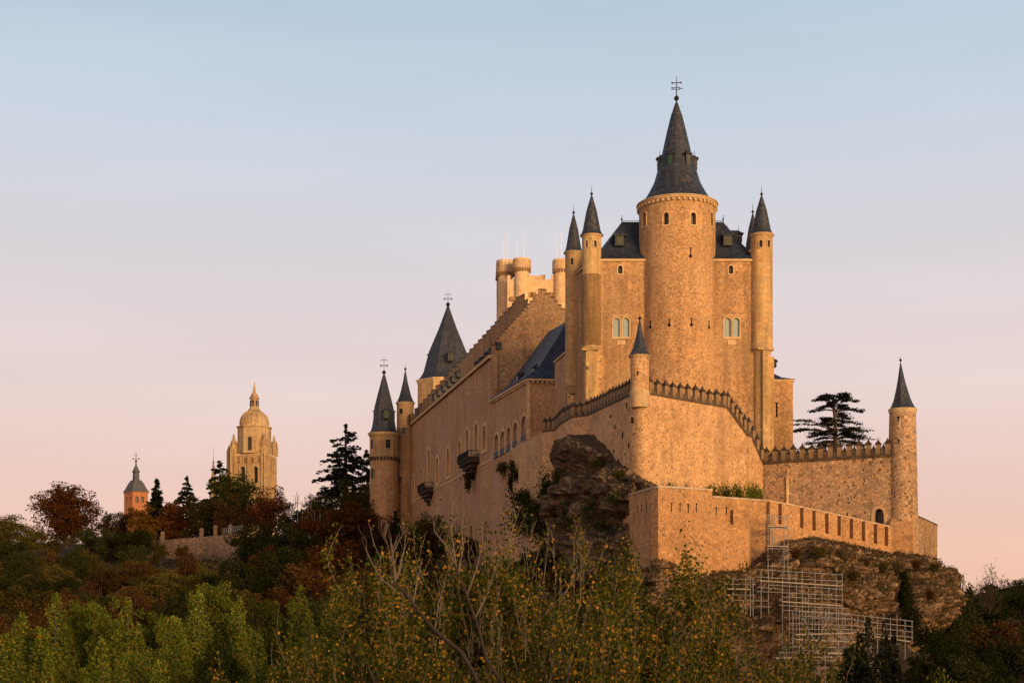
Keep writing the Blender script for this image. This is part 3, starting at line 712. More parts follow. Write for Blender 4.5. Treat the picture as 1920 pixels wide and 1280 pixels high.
# ------------------------------------------------------------------ long palace range on the shaded side
pal = thing('palace_range', 'long shaded palace range with pointed windows, balconies and crow stepped gables', 'palace', (0, 250, 14))
A = V2(764, 311); B = V2(952, 217.5); tW = (B - A).normalized(); nW = Vector((tW.y, -tW.x, 0)) ; nW = Vector((-abs(nW.x), -abs(nW.y), 0))
inw = Vector((-nW.x, -nW.y))
PW = (B.x, B.y, 0)
C = hit(921, 700, PW, nW); C2 = Vector((C.x, C.y))
ZP = 43.5; ZS = 26.8
cu = MB()
wb = MB().plan([A, C2, C2 + inw * 1.0, A + inw * 1.0], 3, ZP)
wall = wb.build('wall', MATS['masonry_pitted'], pal)
def pw(x, yb, w, h, kind, frame=.22, deep=.4, cutter=None, **k):
    return window(pal, cutter if cutter is not None else cu, hit(x, yb, PW, nW), nW, w, h, kind, frame, deep, **k)
for x, yb, h in ((894, 724, 2.5), (876, 735, 2.6), (839, 780, 2.9), (817, 779, 2.9), (803, 793, 2.7), (790, 801, 2.6)):
    pw(x, yb, .9, h, 'round', .34)
for x, yb, w, h in ((775, 939, 1.5, 5.2), (791, 914, 1.5, 3.9), (805, 905, 1.7, 6.6), (820.5, 906, 1.7, 5.0), (841, 892, 1.7, 5.2),
                    (862.5, 857, 1.5, 3.0), (877, 851, 1.8, 4.3), (894, 845, 1.9, 4.6), (909, 842, 1.7, 3.9)):
    pw(x, yb, w * 1.65, h, 'pointed', .62, .45, pm='pale_window', mullion=True, proud=.16)
for x, yb, h in ((937.5, 984, 3.2), (818, 962, 2.2), (871, 985, 2.0)): pw(x, yb, 1.1, h, 'pointed', .4)
for x, yb, w, h in ((815, 1008, 2.0, 3.8), (910, 1015, 2.2, 3.4), (883, 1020, 2.0, 3.2)): pw(x, yb, w, h, 'round', 0, .7, name='opening')
cut(wall, cu)
d_ = nW * .001
m = MB(); lo = hit(764, 900, PW, nW); a = Vector((A.x, A.y, ZS)); b = Vector((B.x, B.y, ZS))
m.box((a + b) / 2, ((b - a).length / 2, .10, .17), b - a, nW, (0, 0, 1)); m.build('string_course', MATS['trim'], pal)
m = MB(); a = Vector((A.x, A.y, ZP)); b = Vector((C.x, C.y, ZP)); m.box((a + b) / 2 + Vector((0, 0, -.1)), ((b - a).length / 2, .45, .28), b - a, nW, (0, 0, 1))
m.build('cornice', MATS['trim'], pal)
# lower stretch of wall under the arcaded wing
pb = [C2, B, B + inw * 6, C2 + inw * 6]
MB().plan(pb, 3, ZS).build('base_wall', MATS['masonry_pitted'], pal)
# slate roof behind the cornice
rt = MB(); o_ = .5
e0 = A - Vector((nW.x, nW.y)) * -o_; e1 = A + (C2 - A) * .975 - Vector((nW.x, nW.y)) * -o_
rt.prism([Vector((*e0, ZP + .2)), Vector((*e1, ZP + .2)), Vector((*(e1 + inw * 9), ZP + .2)), Vector((*(e0 + inw * 9), ZP + .2))],
         [Vector((*(e0 + inw * .2), ZP + .35)), Vector((*(e1 + inw * .2), ZP + .35)), Vector((*(e1 + inw * 8), ZP + 1.2)), Vector((*(e0 + inw * 8), ZP + 1.2))])
rt.build('roof', MATS['slate_blue'], pal)
for x, y in ((812, 739), (820, 731), (829, 722.5), (838, 714), (846, 705.5), (855, 696), (891.5, 678), (900.5, 670), (910, 661), (919.5, 652), (929, 643)):
    dd = 143900 / (x - 329) * .945 if x < 925 else 229
    q = hit(x, y, (C.x + inw.x * .9, C.y + inw.y * .9, 0), nW)
    dormer(pal, q - Vector((0, 0, 1.15)), nW, 1.7, .95, .8, .62, 'wood_dark', False, mat='slate_blue')
# parapet turret run at the far end of the cornice
m = MB(); q = hit(769, 797, PW, nW); m.box(q + Vector((0, 0, 1.0)), (3.0, .5, 1.1), tW.to_3d(), nW, (0, 0, 1)); m.build('parapet', MATS['parapet_stone'], pal)

def stepped(parent, prof, d0, d1, zb, th, name, mat, capmat='parapet_stone'):
    """prof: list of (x_left, x_right, y_top); each step is a block on a line running from depth d0 to d1"""
    m = MB(); c = MB(); x0 = prof[0][0]; x1 = prof[-1][1]
    for a, b, y in prof:
        da = d0 + (d1 - d0) * (a - x0) / (x1 - x0); db = d0 + (d1 - d0) * (b - x0) / (x1 - x0)
        pa, pb_ = V2(a, da), V2(b, db); zt = PZ(y, (da + db) / 2)
        m.plan([pa, pb_, pb_ + Vector((0, th)), pa + Vector((0, th))], zb, zt - .18)
        e = Vector((0, .08)); c.plan([pa - e, pb_ - e, pb_ + Vector((0, th)) + e, pa + Vector((0, th)) + e], zt - .176, zt)
    o = m.build(name, MATS[mat], parent); c.build('coping', MATS[capmat], o); return o
pr = []; n = 17
for k in range(n):
    t0, t1 = k / n, (k + 1) / n; pr.append((921 + (1009 - 921) * t0, 921 + (1009 - 921) * t1, 648 + (549 - 648) * t1 + 3))
pr.append((1009, 1025, 541.5))
for k in range(9): pr.append((1025 + k * 7, 1032 + k * 7, 549 + k * 7.2))
stepped(pal, pr, 229.3, 231, 24, .9, 'stepped_gable', 'masonry_rough')
pr = []; n = 24
for k in range(n):
    t0, t1 = k / n, (k + 1) / n; pr.append((777 + (967 - 777) * t0, 777 + (967 - 777) * t1, 770 + (564 - 770) * t1 + 3))
pr.append((967, 984, 554)); pr += [(984, 990, 561), (990, 997, 568), (997, 1006, 576)]
stepped(pal, pr, 312, 262, 30, .9, 'stepped_gable', 'masonry_rough')
# balconies
def balcony(x, y, w, out_, hang):
    q = hit(x, y, PW, nW); T = tW.to_3d()
    fl = MB().box(q + nW * out_ / 2, (w / 2, out_ / 2, .12), T, nW, (0, 0, 1)).build('balcony', MATS['wood_dark'], pal)
    r = MB(); h = 1.25
    for zz in (.15, h): 
        r.box(q + nW * out_ + Vector((0, 0, zz)), (w / 2, .04, .05), T, nW, (0, 0, 1))
        for k in (-1, 1): r.box(q + nW * out_ / 2 + T * k * w / 2 + Vector((0, 0, zz)), (.04, out_ / 2, .05), T, nW, (0, 0, 1))
    n = int(w / .22)
    for k in range(n + 1): r.box(q + nW * out_ + T * (-w / 2 + w * k / n) + Vector((0, 0, h / 2)), (.03, .03, h / 2), T, nW, (0, 0, 1))
    for k in range(7):
        for s_ in (-1, 1): r.box(q + nW * out_ * k / 7 + T * s_ * w / 2 + Vector((0, 0, h / 2)), (.03, .03, h / 2), T, nW, (0, 0, 1))
    r.build('railing', MATS['iron'], fl)
    c = MB()
    for k in range(4):
        f = 1 - k * .24
        for j in range(5):
            c.box(q + T * w * .42 * f * (j / 2 - 1) + nW * out_ * .42 * f + Vector((0, 0, -.35 - k * hang / 4)), (w * .085 * f, out_ * .45 * f, hang / 7.5), T, nW, (0, 0, 1))
    c.build('corbel', MATS['cap_stone'], fl)
balcony(888, 864, 9.5, 1.9, 2.9); balcony(806, 919, 8.4, 1.8, 2.9)

# arcaded wing with the hipped slate roof
wing = thing('arcaded_wing', 'shaded wing with five round arched windows and a steep hipped slate roof beside the keep', 'palace wing', (2, 210, 14))
wq = [V2(921.5, 226), V2(990, 206.3), V2(1052, 206.8), V2(1056, 229)]
ZW = 36.0
tw_ = (wq[1] - wq[0]).normalized(); nG = Vector((-tw_.y, tw_.x, 0)); nG = nG if nG.x < 0 else -nG
cu = MB(); wl = MB().plan(wq, 10, ZW - .5).build('wall', MATS['masonry_pitted'], wing)
PG = (wq[1].x, wq[1].y, 0)
for x, yb, h in ((931, 850, 2.9), (942.3, 844, 2.9), (954, 837.5, 2.9), (966.3, 830, 2.95), (982, 820, 3.1)):
    wo = window(wing, cu, hit(x, yb - 3.5, PG, nG), nG, 2.5 if x < 980 else 3.0, h - .2, 'round', .55, .5, pm='sash', mullion=True)
    q = hit(x, yb + 3, PG, nG); MB().box(q + nG * .09 + Vector((0, 0, .05)), (1.2, .06, .5), tw_.to_3d(), nG, (0, 0, 1)).build('sill_panel', MATS['lead_grey'], wo)
cut(wl, cu)
m = MB()
for i, j in ((0, 1), (1, 2)):
    a = Vector((*wq[i], ZW - .25)); b = Vector((*wq[j], ZW - .25)); t = (b - a).normalized(); nn = Vector((t.y, -t.x, 0))
    m.box((a + b) / 2 + nn * .15, ((b - a).length / 2 + .3, .28, .16), t, nn, (0, 0, 1))
    L = (b - a).length; k = 0
    while k < L: m.box(a + t * k + nn * .12 + Vector((0, 0, -.34)), (.16, .2, .14), t, nn, (0, 0, 1)); k += .7
m.build('cornice', MATS['trim'], wing)
m = MB(); a = Vector((*wq[0], ZS)); b = Vector((*wq[1], ZS)); m.box((a + b) / 2, ((b - a).length / 2, .12, .15), b - a, nG, (0, 0, 1)); m.build('string_course', MATS['trim'], wing)
MB().box(Vector((*wq[1], 30)) + Vector((.05, -.03, 0)), (.30, .10, 5.5)).build('quoin', MATS['trim'], wing)
r1 = P(1027.5, 622, 224); r2 = P(1062, 603, 214)
e = [Vector((*(wq[0] + Vector((-.5, .3))), ZW)), Vector((*(wq[1] + Vector((-.45, -.45))), ZW)), Vector((*(wq[2] + Vector((.1, -.45))), ZW)), Vector((*wq[3], ZW))]
mids = [e[0].lerp(r1, .34), e[1].lerp(r2, .34), e[2].lerp(r2 + Vector((.4, .3, 0)), .34), e[3].lerp(r1, .34)]
mids = [v - Vector((0, 0, .12 * (r1.z - ZW))) for v in mids]
m = MB(); tp = [r1, r2, r2 + Vector((.4, .3, 0)), r1 + Vector((2, .5, 0))]
n0 = 0; m.v = e + mids + tp
m.f = [(0, 1, 5, 4), (1, 2, 6, 5), (2, 3, 7, 6), (4, 5, 9, 8), (5, 6, 10, 9), (6, 7, 11, 10), (3, 0, 4, 7), (7, 4, 8, 11), (8, 9, 10, 11), (3, 2, 1, 0)]
m.build('roof', MATS['slate_blue'], wing)
for x, y, d in ((1000, 704, 211), (970, 718, 217.5)):
    dormer(wing, P(x, y, d), nG, 1.0, 1.2, 1.8, .55, 'pane', False, mat='slate_blue')

# linking wall between the wing and the keep
lk = thing('linking_wall', 'narrow stone wall with an arched window between the slate roofed wing and the keep', 'castle wall', (8, 200, 14))
q = [V2(1040, 203.6), V2(1061, 196.4), V2(1063, 200.5), V2(1050, 205)]
cu = MB(); w_ = MB().plan(q, 12, PZ(672, 200)).build('wall', MATS['masonry_pitted'], lk)
t = (q[1] - q[0]).normalized(); nn = Vector((t.y, -t.x, 0))
window(lk, cu, hit(1056.5, 712, (q[0].x, q[0].y, 0), nn), nn, .6, 1.5, 'round', .14); cut(w_, cu)
band([q[0], q[1]], [PZ(672, 200)] * 2, .8, .25, .2, 'trim', 'coping', lk)

# ------------------------------------------------------------------ towers at the far end of the palace
sp = thing('stair_turret', 'slim round turret with slate cone at the far end of the palace wall', 'turret', (PX(760, 308), 308, 14))
d = 308.0; s = d / F; cx = PX(760, d)
MB().lathe(cx, d, [(16.5 * s, 4), (16 * s, PZ(757, d))], 24).build('shaft', MATS['masonry_dotted'], sp, 30)
eave_ring(sp, cx, d, PZ(755, d), 15.5 * s, 'trim', .3, .5)
cone_roof(sp, cx, d, PZ(756, d), 18.5 * s, PZ(693, d), CONCAVE, 16, ball=.28, spike=.9)
for x, y, w, h in ((752, 776, .9, 1.2), (757, 813.5, .9, 1.6), (745, 949, .7, 2.6)):
    p, n = on_shaft(cx, d, 15.8 * s, x, y); window(sp, None, p, n, w, h, 'rect', .12, proud=.1)
m = MB(); m.lathe(cx, d, [(16.6 * s, PZ(803, d)), (16.9 * s, PZ(802, d)), (16.6 * s, PZ(800, d))], 24); m.build('string_course', MATS['trim'], sp, 30)

rt_ = thing('round_tower', 'round far left tower with green shuttered slate spire and ring of corbels', 'tower', (PX(720, 305), 305, 14))
d = 305.0; s = d / F; cx = PX(720, d)
MB().lathe(cx, d, [(27.5 * s, 4), (27.3 * s, PZ(900, d)), (26.4 * s, PZ(896, d)), (26 * s, PZ(862, d))], 32).build('shaft', MATS['masonry_dotted'], rt_, 30)
MB().lathe(cx, d, [(26 * s, PZ(862, d) + .01), (27.6 * s, PZ(857, d)), (27.6 * s, PZ(848, d)), (27 * s, PZ(847, d)), (27 * s, PZ(816, d))], 12, R(15)).build('belfry', MATS['ashlar'], rt_, 20)
m = MB()
for k in range(26):
    a = 2 * math.pi * k / 26; c, s_ = math.cos(a), math.sin(a); m.box((cx + c * 27.2 * s, d + s_ * 27.2 * s, PZ(861, d)), (.3, .16, .35), (c, s_, 0), (-s_, c, 0))
m.build('corbel_ring', MATS['parapet_stone'], rt_)
eave_ring(rt_, cx, d, PZ(812.5, d), 27.3 * s, 'trim', .35, .7)
ro = [(1, 0), (.88, .045), (.80, .11), (.72, .24), (.66, .42), (.40, .68), (.12, .94), (.03, 1)]
cone_roof(rt_, cx, d, PZ(813, d), 29 * s, PZ(700, d), ro, 8, ball=.42, spike=3.4, vane=1.3, ph=R(22.5))
for x, y, w, h in ((727.5, 840, 1.15, 1.9), (698, 841, 1.0, 1.9), (699, 899, 1.0, 2.4)):
    p, n = on_shaft(cx, d, 26.7 * s, x, y); window(rt_, None, p, n, w, h, 'rect', .15, proud=.12)
dormer(rt_, P(724, 784, 301.8), (.1, -1, 0), 1.15, 1.7, 1.3, .5, 'shutter', True); dormer(rt_, P(701, 785, 305), (-1, -.2, 0), 1.0, 1.6, 1.2, .5, 'shutter', True)
dormer(rt_, P(739, 785, 305), (1, -.2, 0), 1.0, 1.6, 1.2, .5, 'shutter', False)
m = MB(); m.lathe(PX(739, 306), 306, [(1.6, PZ(898, 306)), (1.6, PZ(893, 306)), (.1, PZ(884, 306))], 14); m.build('lean_to_roof', MATS['lead_grey'], rt_)

oc = thing('octagonal_tower', 'octagonal tower with broad slate spire and cross rising behind the palace roof', 'tower', (PX(840, 322), 322, 20))
d = 322.0; s = d / F; cx = PX(838, d)
MB().lathe(cx, d, [(58 * s, 10), (58 * s, PZ(722, d))], 8, R(22.5)).build('drum', MATS['ashlar'], oc)
MB().lathe(cx, d, [(58 * s, PZ(724, d)), (61 * s, PZ(718, d)), (61 * s, PZ(716, d))], 8, R(22.5)).build('cornice', MATS['trim'], oc)
ro = [(1, 0), (.90, .05), (.82, .11), (.64, .38), (.31, .69), (.08, .94), (.03, 1)]
cone_roof(oc, PX(840, d), d, PZ(716, d), 59 * s, PZ(573, d), ro, 8, ball=.48, spike=2.9, vane=1.6, ph=R(22.5))
dormer(oc, P(845, 676, 315.6), (.1, -1, 0), 1.25, 1.7, 2.2, .5, 'pane', False); dormer(oc, P(803, 679, 321), (-1, -.3, 0), 1.2, 1.7, 2.0, .6, 'pane', True)

# ------------------------------------------------------------------ pale battlemented tower with bartizans
bt = thing('battlemented_tower', 'pale square tower with three bulging round bartizans and thin masts behind the gables', 'tower', (PX(1000, 332), 332, 14))
d = 332.0; s = d / F
bx0, bx1 = PX(951, d), PX(1075, d); bz = PZ(524, d)
MB().plan([(bx0, d), (bx1, d), (bx1, d + 9), (bx0 - .5, d + 9)], 20, bz).build('wall', MATS['ashlar_pale'], bt)
m = MB()
for a, b, y in ((951, 957, 516), (963, 967, 521), (991, 1002, 516), (1014, 1015, 519), (1033, 1043, 516)):
    if b - a > 3: m2 = MB(); m2.box(((PX(a, d) + PX(b, d)) / 2, d + .45, (bz + PZ(y, d)) / 2 + .01), ((PX(b, d) - PX(a, d)) / 2, .45, (PZ(y, d) - bz) / 2)); m2.build('merlon', MATS['ashlar_pale'], bt)
m.box((PX(1008, d), d + 3, bz + .6), (.9, .4, .9)) ; m.box((PX(1018, d), d + 3.2, bz + .8), (.6, .4, 1.0)); m.build('back_parapet', MATS['ashlar_pale'], bt)
for x, y, dd, hw, yt in ((947.5, 515, d + 5, 14, 489.5), (978.5, 507, d + .2, 13.8, 486), (1052.5, 509, d + .2, 13.6, 488), (936, 522, d + 9, 5, 507)):
    s2 = dd / F; cx = PX(x, dd); zt, zb = PZ(yt, dd), PZ(y - 2, dd)
    t_ = MB().lathe(cx, dd, [(hw * s2, 24), (hw * s2, zb - .3), (hw * s2 * 1.22, zb), (hw * s2 * 1.24, zb + 1.2), (hw * s2 * 1.20, zt)], 28).build('bartizan', MATS['ashlar_pale'], bt, 30)
    m = MB(); k_ = 22
    for k in range(k_):
        a = 2 * math.pi * k / k_; c, sn = math.cos(a), math.sin(a); m.box((cx + c * hw * s2 * 1.12, dd + sn * hw * s2 * 1.12, zb - .35), (.2, .11, .36), (c, sn, 0), (-sn, c, 0))
    m.build('corbel_ring', MATS['masonry_rough'], t_)
    m = MB()                                       # scale-like relief on the drum
    for j in range(4):
        for k in range(18):
            a = 2 * math.pi * (k + .5 * (j % 2)) / 18; c, sn = math.cos(a), math.sin(a); rr_ = hw * s2 * 1.225
            z = zb + .35 + j * (zt - zb) / 4.6
            ol = [Vector((cx + math.cos(a + q * .16) * rr_, dd + math.sin(a + q * .16) * rr_, z - .28 * math.sqrt(max(0, 1 - q * q)))) for q in (-1, -.6, 0, .6, 1)]
            m.tube(ol, .06, 4)
    m.build('scale_relief', MATS['masonry_rough'], t_)
m = MB()
for x, y0 in ((961, 560), (994, 552), (1001, 552), (1033, 552), (1041, 552)): m.box(P(x, y0, d - .2), (.55, .35, .5))
m.build('corbel', MATS['masonry_rough'], bt)
for x, yb, yt in ((944.5, 490, 444), (950.5, 490, 436), (969.5, 487, 446), (982, 487, 430), (1044, 489, 440), (1052.5, 489, 434)):
    MB().tube([P(x, yb + 6, d), P(x, yt, d)], [.07, .04], 5).build('mast', MATS['antenna_paint'], bt)

# ------------------------------------------------------------------ cathedral tower far away
D = 700.0; S = D / F
ca = thing('cathedral_tower', 'tall honey coloured cathedral bell tower with ribbed dome, lantern and crocketed pinnacles', 'cathedral tower', (PX(475, D), D, 20))
def rot(px, dep, yaw): return Vector((px, dep))
p0 = Vector((PX(433, D), D + 3.0)); p1 = Vector((PX(498.5, D), D - 3.0)); t = (p1 - p0); nrm = Vector((-t.y, t.x)).normalized()
p2 = Vector((PX(516, D + 12), D + 13)); p3 = p0 + (p2 - p1)
cz = PZ(851, D)
cu = MB(); base = MB().plan([p0, p1, p2, p3], 10, cz).build('belfry_stage', MATS['cathedral_stone'], ca)
nC = Vector((t.y, -t.x, 0)).normalized(); Pc = (p1.x, p1.y, 0)
for x in (455, 479): window(ca, cu, hit(x, 905, Pc, nC), nC, 3.0, 8.2, 'round', .6, 2.0, proud=.35, sm='cathedral_stone')
for x in (447.5, 460.5, 473.5, 486): window(ca, None, hit(x, 868.5, Pc, nC), nC, 2.0, 3.2, 'round', .45, sm='cathedral_stone', pm='ashlar_stained', proud=.3, name='blind_arch', sub='niche')
cut(base, cu)
m = MB(); tq = t.normalized()
for k, x in enumerate((434.5, 441, 466.5, 492, 497.5)):
    q = hit(x, 880, Pc, nC); m.box(q + Vector((0, 0, -2)) + nC * .25, (.5, .5, 12), (tq.x, tq.y, 0), nC, (0, 0, 1))
t2 = (p2 - p1).normalized(); nD = Vector((t2.y, -t2.x, 0))
for k in (.12, .38, .64, .92):
    q = p1.lerp(p2, k); m.box(Vector((q.x, q.y, cz - 13)) + nD * .3, (.55, .6, 12.5), (t2.x, t2.y, 0), nD, (0, 0, 1))
m.build('buttress', MATS['cathedral_stone'], ca)
m = MB(); e = [p0, p1, p2, p3]; c_ = sum(e, Vector((0, 0))) / 4
m.plan([c_ + (q - c_) * 1.035 for q in e], cz - .5, cz + .4); m.build('cornice', MATS['trim'], ca)
ox, oy = PX(475.5, D + 3), D + 5
orad = 31.5 * S
MB().lathe(ox, oy, [(orad, cz + .4), (orad, PZ(801, D)), (orad * 1.06, PZ(800, D)), (orad * 1.06, PZ(797.5, D)), (orad * .9, PZ(797.4, D))], 8, R(22.5 - 6)).build('octagon', MATS['cathedral_stone'], ca)
na = R(-90 - 6); n8 = Vector((math.cos(na), math.sin(na), 0))
window(ca, None, Vector((ox, oy, PZ(845, D))) + n8 * orad * .925, n8, 2.0, 6.8, 'round', .45, proud=.2, sm='cathedral_stone')
na = R(-45 - 6); n8 = Vector((math.cos(na), math.sin(na), 0)); window(ca, None, Vector((ox, oy, PZ(845, D))) + n8 * orad * .925, n8, 1.5, 6.4, 'round', .4, proud=.2, sm='cathedral_stone')
m = MB(); zb, zt = PZ(797.5, D), PZ(766.5, D); dr = 27.3 * S
pf = [(dr, zb), (dr, zb + 1.2)] + [(dr * math.cos(a) ** .9, zb + 1.2 + (zt - zb - 1.2) * math.sin(a)) for a in [R(k) for k in range(8, 80, 8)]] + [(dr * .22, zt)]
MB().lathe(ox, oy, pf, 32).build('dome', MATS['cathedral_stone'], ca, 40)
m = MB()
for k in range(16):
    a = 2 * math.pi * k / 16; m.tube([(ox + r * 1.01 * math.cos(a), oy + r * 1.01 * math.sin(a), z) for r, z in pf[1:]], .28, 4)
m.build('dome_rib', MATS['cathedral_stone'], ca)
z = lambda y: PZ(y, D)
lan = MB().lathe(ox, oy, [(12 * S, z(767)), (11 * S, z(764.5)), (8.4 * S, z(762)), (7.4 * S, z(746)), (9.5 * S, z(744.5)), (9.5 * S, z(743)), (7.6 * S, z(741)), (7.2 * S, z(738)), (4 * S, z(734)), (3.6 * S, z(732)), (3.0 * S, z(731)), (.7 * S, z(717)), (.1, z(711))], 8, R(16)).build('lantern', MATS['cathedral_stone'], ca, 20)
m = MB()
for k in range(8):
    a = R(16 + 22.5 + 45 * k); m.box((ox + 7.6 * S * math.cos(a), oy + 7.6 * S * math.sin(a), z(753.5)), (.35, .25, 1.45), (-math.sin(a), math.cos(a), 0), (math.cos(a), math.sin(a), 0))
m.build('lantern_window', MATS['pane'], lan)
def pinnacle(parent, x, y, zb, h, r, name='pinnacle', mat='cathedral_stone'):
    m = MB().lathe(x, y, [(r, zb), (r, zb + h * .42), (r * 1.25, zb + h * .44), (r * .85, zb + h * .5), (.05, zb + h)], 6)
    for k in range(6):
        f = .5 + k * .075; rr_ = r * .9 * (1 - (f - .5) * 2) + .12
        for a in range(4): m.box((x + rr_ * math.cos(a * 1.571 + .5), y + rr_ * math.sin(a * 1.571 + .5), zb + h * f), (.16, .16, .2))
    return m.build(name, MATS[mat], parent)
for q, hs in ((p0, (10.5, 7)), (p1, (10, 7.5)), (p2, (11, 8)), (p3, (10, 7))):
    c = c_ + (q - c_) * .93; pinnacle(ca, c.x, c.y, cz + .4, hs[0], 1.15)
    for dx, dy in ((-1.9, .4), (1.9, .4), (.1, 1.9)): pinnacle(ca, c.x + dx * (.6 if dx < 0 else .6), c.y + dy, cz + .4, hs[1], .85)
for x in (442, 467, 492.5): q = hit(x, 868, Pc, nC) + nC * .5; pinnacle(ca, q.x, q.y, PZ(885, D), 8.0, .45)
for k in (.2, .5, .8): q = p1.lerp(p2, k); pinnacle(ca, q.x + nD.x * .6, q.y + nD.y * .6, PZ(882, D), 8, .5)
st = MB().lathe(PX(428, D + 8), D + 10, [(4.8 * S, 10), (4.8 * S, z(840)), (.1, z(829.5))], 8).build('stair_turret', MATS['cathedral_stone'], ca)

ne = thing('needle_spire', 'thin crocketed stone needle left of the cathedral tower above the cedar', 'spire', (PX(400, 720), 720, 20))
pinnacle(ne, PX(400, 720), 720, PZ(960, 720), 29, 1.4, 'shaft'); MB().tube([P(400, 855, 720), P(400, 834, 720)], [.09, .04], 4).build('rod', MATS['iron'], ne)

# ------------------------------------------------------------------ brick church tower
D2 = 470.0; S2 = D2 / F
ch = thing('church_tower', 'small brick church belfry with grey slate cap, lantern and iron cross', 'church tower', (PX(255, D2), D2, 18))
q0 = Vector((PX(232.5, D2 + 4), D2 + 4)); q1 = Vector((PX(248.5, D2), D2)); q2 = Vector((PX(277.5, D2 + 2.5), D2 + 2.5)); q3 = q0 + (q2 - q1)
zt = PZ(921, D2); cu = MB(); w_ = MB().plan([q0, q1, q2, q3], 10, zt).build('wall', MATS['brick'], ch)
for a, b, xs in ((q0, q1, (237.5, 244)), (q1, q2, (256.5, 267))):
    tt = (b - a).normalized(); nn = Vector((tt.y, -tt.x, 0))
    for x in xs: window(ch, cu, hit(x, 942, (a.x, a.y, 0), nn), nn, 1.15, 2.1, 'round', .18, .6, sm='brick')
cut(w_, cu)
c2 = (q0 + q1 + q2 + q3) / 4
MB().plan([c2 + (q - c2) * 1.05 for q in (q0, q1, q2, q3)], zt - .35, zt).build('cornice', MATS['brick'], ch)
def pyr(loops, name, mat, parent):
    m = MB(); n = len(loops[0])
    for lp in loops: m.v += lp
    for j in range(len(loops) - 1): m.f += [(j * n + k, j * n + (k + 1) % n, (j + 1) * n + (k + 1) % n, (j + 1) * n + k) for k in range(n)]
    m.f += [tuple(range(n))[::-1], tuple(range((len(loops) - 1) * n, len(loops) * n))]
    return m.build(name, MATS[mat], parent)
lp = lambda f, z: [Vector((*(c2 + (q - c2) * f), z)) for q in (q0, q1, q2, q3)]
zz = lambda y: PZ(y, D2)
pyr([lp(1.12, zt + .02), lp(.92, zz(915)), lp(.70, zz(906)), lp(.44, zz(898))], 'roof', 'lead_grey', ch)
pyr([lp(.30, zz(898)), lp(.26, zz(884)), lp(.36, zz(883)), lp(.34, zz(882)), lp(.22, zz(877)), lp(.07, zz(870)), lp(.05, zz(863))], 'lantern', 'lead_grey', ch)
f = MB().ball((c2.x, c2.y, zz(862)), .38, 8); f.tube([(c2.x, c2.y, zz(862)), (c2.x, c2.y, zz(845))], .08, 4)
f.box((c2.x, c2.y, zz(851)), (.6, .07, .07)); f.box((c2.x, c2.y, zz(857.5)), (1.1, .06, .07))
for k in (-1, 1): f.box((c2.x + k * .95, c2.y, zz(857.5)), (.2, .05, .2), (1, 0, 1), (0, 1, 0), (-1, 0, 1))
f.build('finial', MATS['iron'], ch)
dormer(ch, Vector((*(q1.lerp(q2, .5) + (c2 - q1.lerp(q2, .5)) * .28), zz(912))), ((q2 - q1).y, -(q2 - q1).x, 0), .9, 1.1, 1.0, .4, 'pane', False, mat='lead_grey')
# ------------------------------------------------------------------ terrain
def sstep(a, b, x):
    t = np.clip((x - a) / (b - a), 0, 1); return t * t * (3 - 2 * t)
YB = [-400, -150, -60, -12, 0, 25, 55, 110]; ZB = [28, 22, 17, -.5, -1.9, -11, -17, -17]  # unseen rise behind the camera, its crest shaped to keep sun off the foreground
def g(X, Y):
    X = np.asarray(X, float); Y = np.asarray(Y, float)
    far = ([560, 800, 1200, 4000, 15000], [14, 10, -2, -30, -90])
    L = np.interp(Y, YB + [150, 200, 260, 310, 340, 430] + far[0], ZB + [-13, -4, 6, 16, 19.5, 20] + far[1])
    Cc = np.interp(Y, YB + [140, 152, 160, 168, 176, 190, 320, 430] + far[0], ZB + [-13, -10, -8, -3, 5, 10, 14, 14] + far[1])
    Rr = np.interp(Y, YB + [150, 180, 230, 300, 430] + far[0], ZB + [-13, -9, 0, 5, 4] + far[1])
    a = sstep(-26, -4, X + (Y - 250) * .22); b = sstep(43, 55, X)
    return (L * (1 - a) + Cc * a) * (1 - b) + Rr * b
xs = np.concatenate([-np.geomspace(9000, 130, 16), np.linspace(-120, 120, 121), np.geomspace(130, 9000, 16)])
ys = np.concatenate([np.linspace(-400, -20, 14), np.linspace(-12, 440, 170), np.geomspace(460, 14000, 24)])
GX, GY = np.meshgrid(xs, ys); GZ = g(GX, GY)
for j in range(GZ.shape[0]):
    for i in range(GZ.shape[1]):
        if abs(GX[j, i]) < 140 and -10 < GY[j, i] < 450:
            GZ[j, i] += 1.2 * mnoise.fractal(Vector((GX[j, i] * .05, GY[j, i] * .05, 0)), .8, 2.0, 5)
nx, ny = len(xs), len(ys)
me = bpy.data.meshes.new('ground')
me.from_pydata([tuple(v) for v in np.stack([GX.ravel(), GY.ravel(), GZ.ravel()], 1)], [], [(j * nx + i, j * nx + i + 1, (j + 1) * nx + i + 1, (j + 1) * nx + i) for j in range(ny - 1) for i in range(nx - 1)])
me.materials.append(MATS['ground']); me.polygons.foreach_set('use_smooth', [True] * len(me.polygons))
gr = bpy.data.objects.new('ground', me); COL.objects.link(gr); tag(gr, kind='structure')
m = MB().plan([V2(1185, 160.5), V2(1236, 153), V2(1331, 157.6), V2(1336, 159.6), V2(1436, 162.4), V2(1445, 163), V2(1445, 178), V2(1432, 180.5), V2(1360, 175.5), V2(1217, 166), V2(1190, 166)], 4, 13.7)
tag(m.build('terrace_ground', MATS['ground']), kind='structure')

